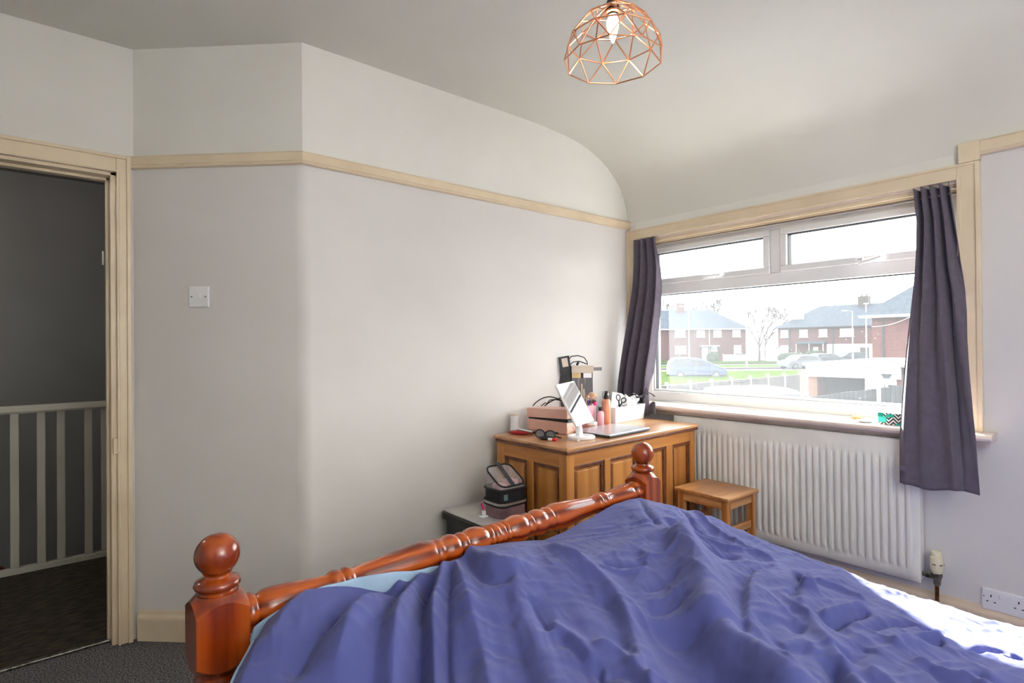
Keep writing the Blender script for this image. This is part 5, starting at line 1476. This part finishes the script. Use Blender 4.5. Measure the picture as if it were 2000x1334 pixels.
mk('arched_passage', MB().extr(arcp, (0, -.06, 0), (0, .05, 0), (1, 0, 0), (0, 0, 1)), M['black'], H2, local=True)
for x, w in ((.4, 1.07), (3.0, 1.1), (5.57, 1.05), (8.2, 1.65), (12.4, 1.2)): window_unit(H2, x, 3.45, w, 1.05, mat=M['blind'], split=2)
window_unit(H2, .4, 1.2, 1.07, 1.1, mat=M['blind'], split=1)
window_unit(H2, 8.4, 1.15, 1.25, .9, split=2)
mk('canopy', MB().extr([(0, 0), (-1.1, -.25), (-1.1, -.35), (0, -.3)], (2.8, 0, 2.85), (3.75, 0, 0), (0, 1, 0), (0, 0, 1)), M['slate'], H2, local=True)
for x in (2.9, 4.6, 6.4): mk('canopy_post', MB().box((x, -1.05, 0), (x + .09, -.96, 2.62)), M['wpaint'], H2, local=True)
mk('front_door', MB().box((4.8, -.08, 0), (5.45, .02, 2.05)), M['wpaint'], H2, local=True, bevel=.01)
mk('downpipe', MB().box((7.3, -.14, 0), (7.4, -.04, eh)), M['car3'], H2, local=True)
mk('downpipe', MB().box((1.6, -.14, 0), (1.7, -.04, eh)), M['car3'], H2, local=True)
mk('chimney', MB().box((9.3, 3.3, 7.2), (10.5, 4.5, 8.9)), M['bark'], H2, local=True)
for x in (9.6, 10.2): mk('chimney_pot', MB().lathe([(.14, 0), (.12, .35)], (x, 3.9, 8.9), n=10), M['brickend'], H2, local=True)
mk('rooflight', MB().box((1.4, 1.0, 6.0), (3.2, 1.1, 6.9)), M['felt'], H2, local=True)
# near brick house on the right
H3 = thing('brick_house', 'nearer red brick house with slate roof at the right of the view', 'house', XP(29.4, 45, GZ), -PI / 2)
mk('walls', MB().box((0, 0, 0), (9.5, 8, 4.75)), M['brick2'], H3, local=True)
mk('roof', hip_roof(MB(), 0, 9.5, 0, 8, 4.85, 8.4, 4.3, 4.3, ov=.7), M['slate'], H3, local=True)
mk('gutter', MB().box((-.75, -.78, 4.72), (10.2, -.68, 4.86)), M['wpaint'], H3, local=True)
mk('fascia', MB().box((-.7, -.70, 4.64), (10.2, -.66, 4.80)), M['wpaint'], H3, local=True)
mk('downpipe', MB().box((.72, -.14, 0), (.84, -.02, 4.7)), M['car3'], H3, local=True)
window_unit(H3, 4.6, 3.2, 1.4, 1.2)
mk('plinth_wall', MB().box((-.5, -1.6, 0), (.9, -1.4, .45)), M['render'], H3, local=True)
# washing line wire from the brick house towards us
wl_ = thing('overhead_wire', 'thin white wire slung from the brick house wall', 'wire', XP(29.3, 44.9, 2.85))
pts = [Vector(XP(29.3, 44.9, 2.45)).lerp(Vector(XP(24.5, 33, 3.0)), k / 10) - Vector((0, 0, .25 * math.sin(PI * k / 10))) for k in range(11)]
mk('wire', MB().tube(pts, .009, 5), M['wpaint'], wl_)
# garage with flat roof
GA = thing('garage', 'flat-roofed brick garage with deep white fascia and dark open doorway', 'garage', XP(12.32, 23, -2.0), -PI / 2)
gt = 2.32
mk('walls', MB().box((.10, .1, 0), (.36, 9, gt - .05)).box((3.1, .1, 0), (8, .4, gt - .35)).box((7.7, .4, 0), (8, 9, gt - .05)).box((.36, 8.7, 0), (7.7, 9, gt - .05)), M['brick2'], GA, local=True)
mk('brick_pier', MB().box((-.02, 0, 0), (.36, .1, gt - .45)), M['brickend'], GA, local=True)
mk('roof', MB().box((-.15, -.12, gt), (8.2, 9.2, gt + .07)), M['felt'], GA, local=True, bevel=.02)
mk('roof_edge', MB().box((-.17, -.15, gt - .04), (8.22, -.12, gt + .04)), M['grey'], GA, local=True)
mk('fascia', MB().box((-.05, -.10, gt - .50), (2.76, .0, gt - .01)), M['render'], GA, local=True)
mk('side_panel', MB().box((2.13, -.09, gt - .98), (2.76, -.02, gt - .50)), M['render'], GA, local=True)
mk('white_board', MB().box((2.76, -.08, gt - .50), (3.3, .02, gt - .01)).box((2.76, -.08, gt - .72), (3.15, .02, gt - .50)), M['wpaint'], GA, local=True)
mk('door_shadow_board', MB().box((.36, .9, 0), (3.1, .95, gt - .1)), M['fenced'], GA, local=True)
mk('hopper', MB().extr([(-.17, 0), (.17, 0), (.07, -.16), (-.07, -.16)], (2.88, -.28, gt - .30), (0, .16, 0), (1, 0, 0), (0, 0, 1)), M['car3'], GA, local=True)
mk('downpipe', MB().box((2.84, -.24, .0), (2.92, -.15, gt - .44)), M['wpaint'], GA, local=True)
# timber fence in front of the garage: boards one by one
fA, fB = Vector((17.07, 6.53, 0)), Vector((18.61, 5.24, 0)); fd_ = (fB - fA); Lf = fd_.length; fd_.normalize()
DF = thing('board_fence', 'dark vertical board fence in front of the garage', 'fence', (fA.x, fA.y, -2.6), math.atan2(fd_.y, fd_.x))
for k in range(-4, 22):
    x = k * .135; zt = 2.28 + .115 * x + random.uniform(-.012, .012)
    mk('board', MB().box((x, random.uniform(-.006, .006), .05), (x + .122, .022, zt)), M['fenced'], DF, local=True)
mk('fence_rail', MB().box((-.55, .022, 1.9), (2.9, .06, 1.98)), M['fenced'], DF, local=True)
mk('white_pole', MB().box((1.72, -.10, .0), (1.80, -.03, 2.75)), M['wpaint'], DF, local=True)
# panel fence on the left: posts and panels
pA, pB = Vector(XP(4.9, 17.5)), Vector(XP(11.45, 22.0)); pdv = pB - pA; Lp = pdv.length; pdv.normalize()
PF = thing('panel_fence', 'low timber panel fence between white concrete posts beside the lawn', 'fence', (pA.x, pA.y, -1.6), math.atan2(pdv.y, pdv.x))
xs_ = [-1.15 + 1.14 * k for k in range(9)]
for k, x in enumerate(xs_):
    zt = lambda q: 1.56 + .006 * q
    mk('concrete_post', MB().box((x - .045, -.045, .0), (x + .045, .045, zt(x) + .05)), M['conc'], PF, local=True)
    if k < 8:
        x2 = xs_[k + 1]; zz = zt((x + x2) / 2) - .05
        pn = mk('fence_panel', MB().box((x + .06, -.015, .3), (x2 - .06, .015, zz)), M['fencew'], PF, local=True)
        mb = MB()
        for q in range(12): mb.box((x + .05, -.030 - .006 * (q % 2), .3 + (zz - .3) * q / 12), (x2 - .05, -.015, .3 + (zz - .3) * (q + .86) / 12))
        mk('slats', mb, M['fencew'], pn, local=True)['kind'] = 'stuff'
t = thing('gate_post', 'pale yellow timber gate post at the end of the panel fence', 'post', XP(11.75, 22.2, -1.7), EA)
mk('post', MB().box((0, 0, 0), (.16, .16, 1.72)), base_mat('yellowish_timber', (206, 196, 140), .8)[0], t, local=True, bevel=.01)
mk('cap', MB().box((-.03, -.03, 1.72), (.19, .19, 1.77)), M['conc'], t, local=True)

# vehicles -----------------------------------------------------------
def car(label, loc, rz, paint, prof, glassp, Lc, Wc, cat='car', name='car', group=None):
    c = thing(name, label, cat, loc, rz, group)
    mb = MB(); ins = .12
    n_ = len(prof)
    vs = []
    for yy, k in ((-Wc / 2, 1), (Wc / 2, 1)):
        for x, z in prof:
            tuck = ins * max(0, (z - .75)) / .7
            vs.append((x, yy - math.copysign(tuck, yy), z))
    mb.add(vs, [tuple(range(n_)), tuple(range(2 * n_ - 1, n_ - 1, -1))] + [((i + 1) % n_, i, n_ + i, n_ + (i + 1) % n_) for i in range(n_)])
    mk('body', mb, paint, c, local=True, bevel=.05, seg=3)
    for gp in glassp:
        for s_ in (-1, 1):
            vs = [(x, s_ * (Wc / 2 - ins * max(0, (z - .75)) / .7 + .006), z) for x, z in gp]
            vs2 = [(x, y - s_ * .02, z) for x, y, z in vs]; k_ = len(gp)
            mb = MB(); mb.add(vs + vs2, [tuple(range(k_)), tuple(range(2 * k_ - 1, k_ - 1, -1))] + [(i, (i + 1) % k_, k_ + (i + 1) % k_, k_ + i) for i in range(k_)])
            mk('side_window', mb, M['cglass'], c, local=True)
    for x in (Lc * .19, Lc * .81):
        for s_ in (-1, 1):
            w_2 = mk('wheel', MB().lathe([(.20, -.10), (.31, -.10), (.325, -.07), (.325, .07), (.31, .10), (.20, .10)], (x, s_ * (Wc / 2 - .09), .325), (0, 1, 0), 20), M['tyre'], c, local=True, smooth=True, angle=30)
            mk('hub_cap', MB().lathe([(.001, s_ * .105), (.18, s_ * .100), (.20, s_ * .09)], (x, s_ * (Wc / 2 - .09), .325), (0, 1, 0), 16, cap=False), M['hub'], w_2, local=True, smooth=True)
    return c
hatch = [(0.0, .30), (.0, .62), (.06, .85), (.55, 1.38), (1.0, 1.46), (2.0, 1.47), (2.55, 1.38), (3.15, .98), (3.85, .84), (4.05, .62), (4.05, .30)]
def screens(c, prof, i0, i1, Wc, nm):
    (xa, za), (xb, zb2) = prof[i0], prof[i1]
    xa2, za2 = xa + (xb - xa) * .08, za + (zb2 - za) * .08; xb2, zb3 = xa + (xb - xa) * .92, za + (zb2 - za) * .92
    nx_, nz_ = (za - zb2), (xb - xa); L3 = math.hypot(nx_, nz_); nx_, nz_ = nx_ / L3 * .012, nz_ / L3 * .012
    if nz_ < 0: nx_, nz_ = -nx_, -nz_
    wa = Wc / 2 - .14 - .12 * max(0, za2 - .75) / .7; wb_ = Wc / 2 - .14 - .12 * max(0, zb3 - .75) / .7
    mb = MB(); mb.add([(xa2 + nx_, -wa, za2 + nz_), (xa2 + nx_, wa, za2 + nz_), (xb2 + nx_, wb_, zb3 + nz_), (xb2 + nx_, -wb_, zb3 + nz_)], [(0, 1, 2, 3)])
    mk(nm, mb, M['cglass'], c, local=True)
mpv = [(0.0, .30), (.0, .8), (.10, 1.30), (.40, 1.62), (1.0, 1.66), (2.2, 1.62), (2.9, 1.40), (3.55, 1.02), (4.1, .86), (4.3, .62), (4.3, .30)]
c_ = car('blue people-carrier parked at the left edge of the lawn', XP(12.3, 43.6, GZ - .04), EA + math.radians(-8), M['car1'], mpv, [[(.25, 1.05), (.45, 1.5), (1.5, 1.54), (1.5, 1.05)], [(1.6, 1.05), (1.6, 1.54), (2.25, 1.48), (3.0, 1.10), (3.0, 1.05)]], 4.3, 1.8)
screens(c_, mpv, 5, 7, 1.8, 'windscreen')
c_ = car('silver hatchback parked behind the garage', XP(27.2, 55.5, GZ), EA + math.radians(14), M['car2'], [(4.1 - x, z) for x, z in reversed(hatch)], [[(1.05, .95), (1.6, 1.34), (2.3, 1.38), (2.3, .95)], [(2.4, .95), (2.4, 1.38), (3.2, 1.30), (3.6, .95)]], 4.1, 1.75)
c_ = car('dark car parked before the canopy of the right terrace', XP(39.8, 68.5, GZ), EA, M['car3'], [(4.1 - x, z) for x, z in reversed(hatch)], [[(1.05, .95), (1.6, 1.34), (2.3, 1.38), (2.3, .95)], [(2.4, .95), (2.4, 1.38), (3.2, 1.30), (3.6, .95)]], 4.1, 1.75)
c_ = car('grey car parked by the hedge before the right terrace', XP(33.2, 61.5, GZ), EA + .1, M['car3'], hatch, [[(.5, .95), (.9, 1.34), (1.8, 1.38), (1.8, .95)], [(1.9, .95), (1.9, 1.38), (2.5, 1.30), (3.05, .95)]], 4.1, 1.75)
c_ = car('white hatchback close below the panel fence', XP(5.9, 17.2, -1.40), EA + math.radians(-80), M['car4'], [(4.1 - x, z) for x, z in reversed(hatch)], [[(1.05, .95), (1.6, 1.34), (2.3, 1.38), (2.3, .95)], [(2.4, .95), (2.4, 1.38), (3.2, 1.30), (3.6, .95)]], 4.1, 1.75)
screens(c_, [(4.1 - x, z) for x, z in reversed(hatch)], 8, 7, 1.75, 'rear_screen')
mk('tail_light', MB().box((3.98, -.86, .72), (4.08, -.70, .98)), M['red'], c_, local=True); mk('tail_light', MB().box((3.98, .70, .72), (4.08, .86, .98)), M['red'], c_, local=True)

# lamp posts ------------------------------------------------------------
def lamp_post(label, loc, h, arm=-1.0):
    t = thing('street_lamp', label, 'street lamp', loc, EA)
    mk('column', MB().lathe([(.11, 0), (.11, 1.2), (.075, 1.3), (.055, h)], (0, 0, 0), n=10), M['lampc'], t, local=True, smooth=True, angle=30)
    mk('arm', MB().tube([(0, 0, h - .05), (arm * .3, 0, h + .06), (arm * .7, 0, h + .08)], .03, 6), M['lampc'], t, local=True)
    mk('lantern', MB().obox((arm * .95, 0, h + .06), .62, .22, .13), M['grey'], t, local=True, bevel=.03)
lamp_post('tall street lamp standing on the lawn near the middle of the view', XP(25.95, 61, GZ), 7.4)
lamp_post('street lamp before the chimney of the right terrace', XP(40.9, 66.2, GZ), 6.4)
lamp_post('faint street lamp near the left edge of the view', XP(23.6, 73.5, GZ), 7.6)
t = thing('telegraph_pole', 'slim white pole beside the nearer brick house', 'pole', XP(42.1, 65.5, GZ), EA)
mk('pole', MB().lathe([(.08, 0), (.05, 7.3)], (0, 0, 0), n=8), M['wpaint'], t, local=True, smooth=True)
mk('pole_cap', MB().box((-.28, -.04, 7.2), (.28, .04, 7.32)), M['wpaint'], t, local=True)

# hedges, garden walls --------------------------------------------------
def hedge(label, a, b, w, h, d_, seed, name='hedge', cat='hedge'):
    loc = XP(a, b, GZ - .05); t = thing(name, label, cat, loc, EA)
    def fn(uu, vv):
        an = 2 * PI * uu; el = PI * (vv - .5)
        k = 1 + .16 * mnoise.noise(Vector((math.cos(an) * 3 + seed, math.sin(an) * 3, vv * 5))) + .10 * mnoise.noise(Vector((math.cos(an) * 11 + seed, math.sin(an) * 11, vv * 15)))
        c, s_ = math.cos(an), math.sin(an); e = .45
        return (w / 2 + w / 2 * k * math.copysign(abs(c) ** e, c) * math.cos(el) ** .45, d_ / 2 * k * math.copysign(abs(s_) ** e, s_) * math.cos(el) ** .45, h / 2 + h / 2 * k * math.copysign(abs(math.sin(el)) ** .5, math.sin(el)))
    mk('foliage', MB().grid(fn, 60, 24), M['leafh'], t, local=True)
hedge('clipped green hedge along the front of the right terrace', 35.6, 73.5, 3.4, 1.35, 1.0, 1)
hedge('bushy green shrub under the canopy of the right terrace', 39.6, 74.3, 2.2, 1.6, 1.0, 8, 'shrub', 'shrub')
hedge('small dark hedge beside the left terrace door', 28.4, 80.0, 1.5, 1.4, 1.2, 5)
hedge('pale twiggy shrub growing beside the white car', 12.7 - .9, 22.5, .01, .01, .01, 6) if False else None
wf = thing('garden_fence', 'low white picket fence before the left terrace', 'fence', XP(30.4, 79.5, GZ), EA)
mk('top_rail', MB().box((0, 0, .85), (5.0, .05, .95)), M['wpaint'], wf, local=True)
mk('bottom_rail', MB().box((0, 0, .25), (5.0, .05, .35)), M['wpaint'], wf, local=True)
mb = MB()
for k in range(34): mb.box((.0 + k * .15, -.02, .05), (.09 + k * .15, 0, 1.05))
mk('pickets', mb, M['wpaint'], wf, local=True)['kind'] = 'stuff'
for k in range(4): mk('fence_post', MB().box((k * 1.63, -.03, 0), (.1 + k * 1.63, .07, 1.15)), M['wpaint'], wf, local=True)
for i, a in enumerate((38.0, 39.0)):
    t = thing('bollard', ('white bollard at the kerb left of the silver car', 'white bollard at the kerb nearer the silver car')[i], 'bollard', XP(a - 3.0, 66.5, GZ), EA)
    mk('post', MB().lathe([(.09, 0), (.09, 1.0), (.04, 1.08)], n=10), M['wpaint'], t, local=True, smooth=True, angle=30)
# shrub by the garage
t = thing('garden_shrub', 'pale leafy shrub at the foot of the brick garage pier', 'shrub', XP(10.0, 20.0, -1.75), EA)
rs = random.Random(5); mb = MB()
for k in range(420):
    an = rs.uniform(0, 2 * PI); rr2 = rs.uniform(.1, 1.0) ** .5; z = rs.uniform(.3, 1.38)
    c = Vector((rr2 * math.cos(an) * 1.0, rr2 * math.sin(an) * .4, z - .25 * rr2)); s_ = rs.uniform(.03, .06)
    n1 = Vector((rs.uniform(-1, 1), rs.uniform(-1, 1), rs.uniform(-1, 1))).normalized(); n2 = n1.orthogonal().normalized()
    mb.add([c - n1 * s_, c + n2 * s_ * .5, c + n1 * s_, c - n2 * s_ * .5], [(0, 1, 2, 3)])
mk('foliage', mb, noisy('pale_leaf', (178, 176, 150), (120, 130, 96), 9, .8), t, local=True)
mb = MB()
for k in range(9):
    an = k * .7; mb.tube([(0, 0, 0), (.3 * math.cos(an), .2 * math.sin(an), .6), (.7 * math.cos(an), .35 * math.sin(an), 1.1)], .015, 5)
mk('stems', mb, M['bark'], t, local=True)

# trees ---------------------------------------------------------------
def bare_tree(label, loc, h, seed, spread=.55, depth=6, twig=.012, name='bare_tree', base=.16):
    rs = random.Random(seed); mbt = MB(); mbc = MB()
    def grow(p, dr, L4, r_, lv):
        e = p + dr * L4
        m_ = p.lerp(e, .5) + Vector((rs.uniform(-1, 1), rs.uniform(-1, 1), 0)) * L4 * .06
        (mbt if lv < 1 else mbc).tube([p, m_, e], [r_, r_ * .85, r_ * .7], 5 if lv < 3 else 3)
        if lv >= depth: return
        for k in range(rs.choice((2, 3, 3)) if lv else 4):
            ax = Vector((rs.uniform(-1, 1), rs.uniform(-1, 1), rs.uniform(-.15, .5)))
            nd = (dr + ax * (spread + .25 * rs.random())).normalized()
            grow(e if k else p.lerp(e, .8), nd, L4 * rs.uniform(.66, .84), max(twig, r_ * .62), lv + 1)
    t = thing(name, label, 'tree', loc)
    grow(Vector(loc), Vector((0, 0, 1)), h * .28, base, 0)
    mk('trunk', mbt, M['bark'], t, smooth=True)
    mk('branches', mbc, M['bark'], t, smooth=True)
bare_tree('bare winter tree between the two terraces', XP(33.6, 75, GZ), 8.5, 4, depth=6, base=.17, twig=.02)
bare_tree('hazy bare tree rising behind the lamp post', XP(36.5, 98, GZ), 11.5, 9, depth=6, base=.2, twig=.03)
bare_tree('hazy bare tree at the left of the right terrace roof', XP(46.0, 100, GZ), 10.5, 12, depth=6, base=.2, twig=.03)
bare_tree('faint bare tree above the left end of the terrace', XP(28.0, 104, GZ), 12.5, 15, depth=6, base=.2, twig=.03)
# sheds / far brick wall between the terraces
t = thing('garden_shed', 'low pale shed between the two terraces', 'shed', XP(36.3, 77, GZ), EA)
mk('walls', MB().box((0, 0, 0), (2.2, 2.0, 1.95)), M['felt'], t, local=True)
mk('roof', MB().extr([(-.15, 0), (2.35, -.25), (2.35, -.17), (-.15, .08)], (0, -.1, 2.12), (0, 2.2, 0), (1, 0, 0), (0, 0, 1)), M['wpaint'], t, local=True)
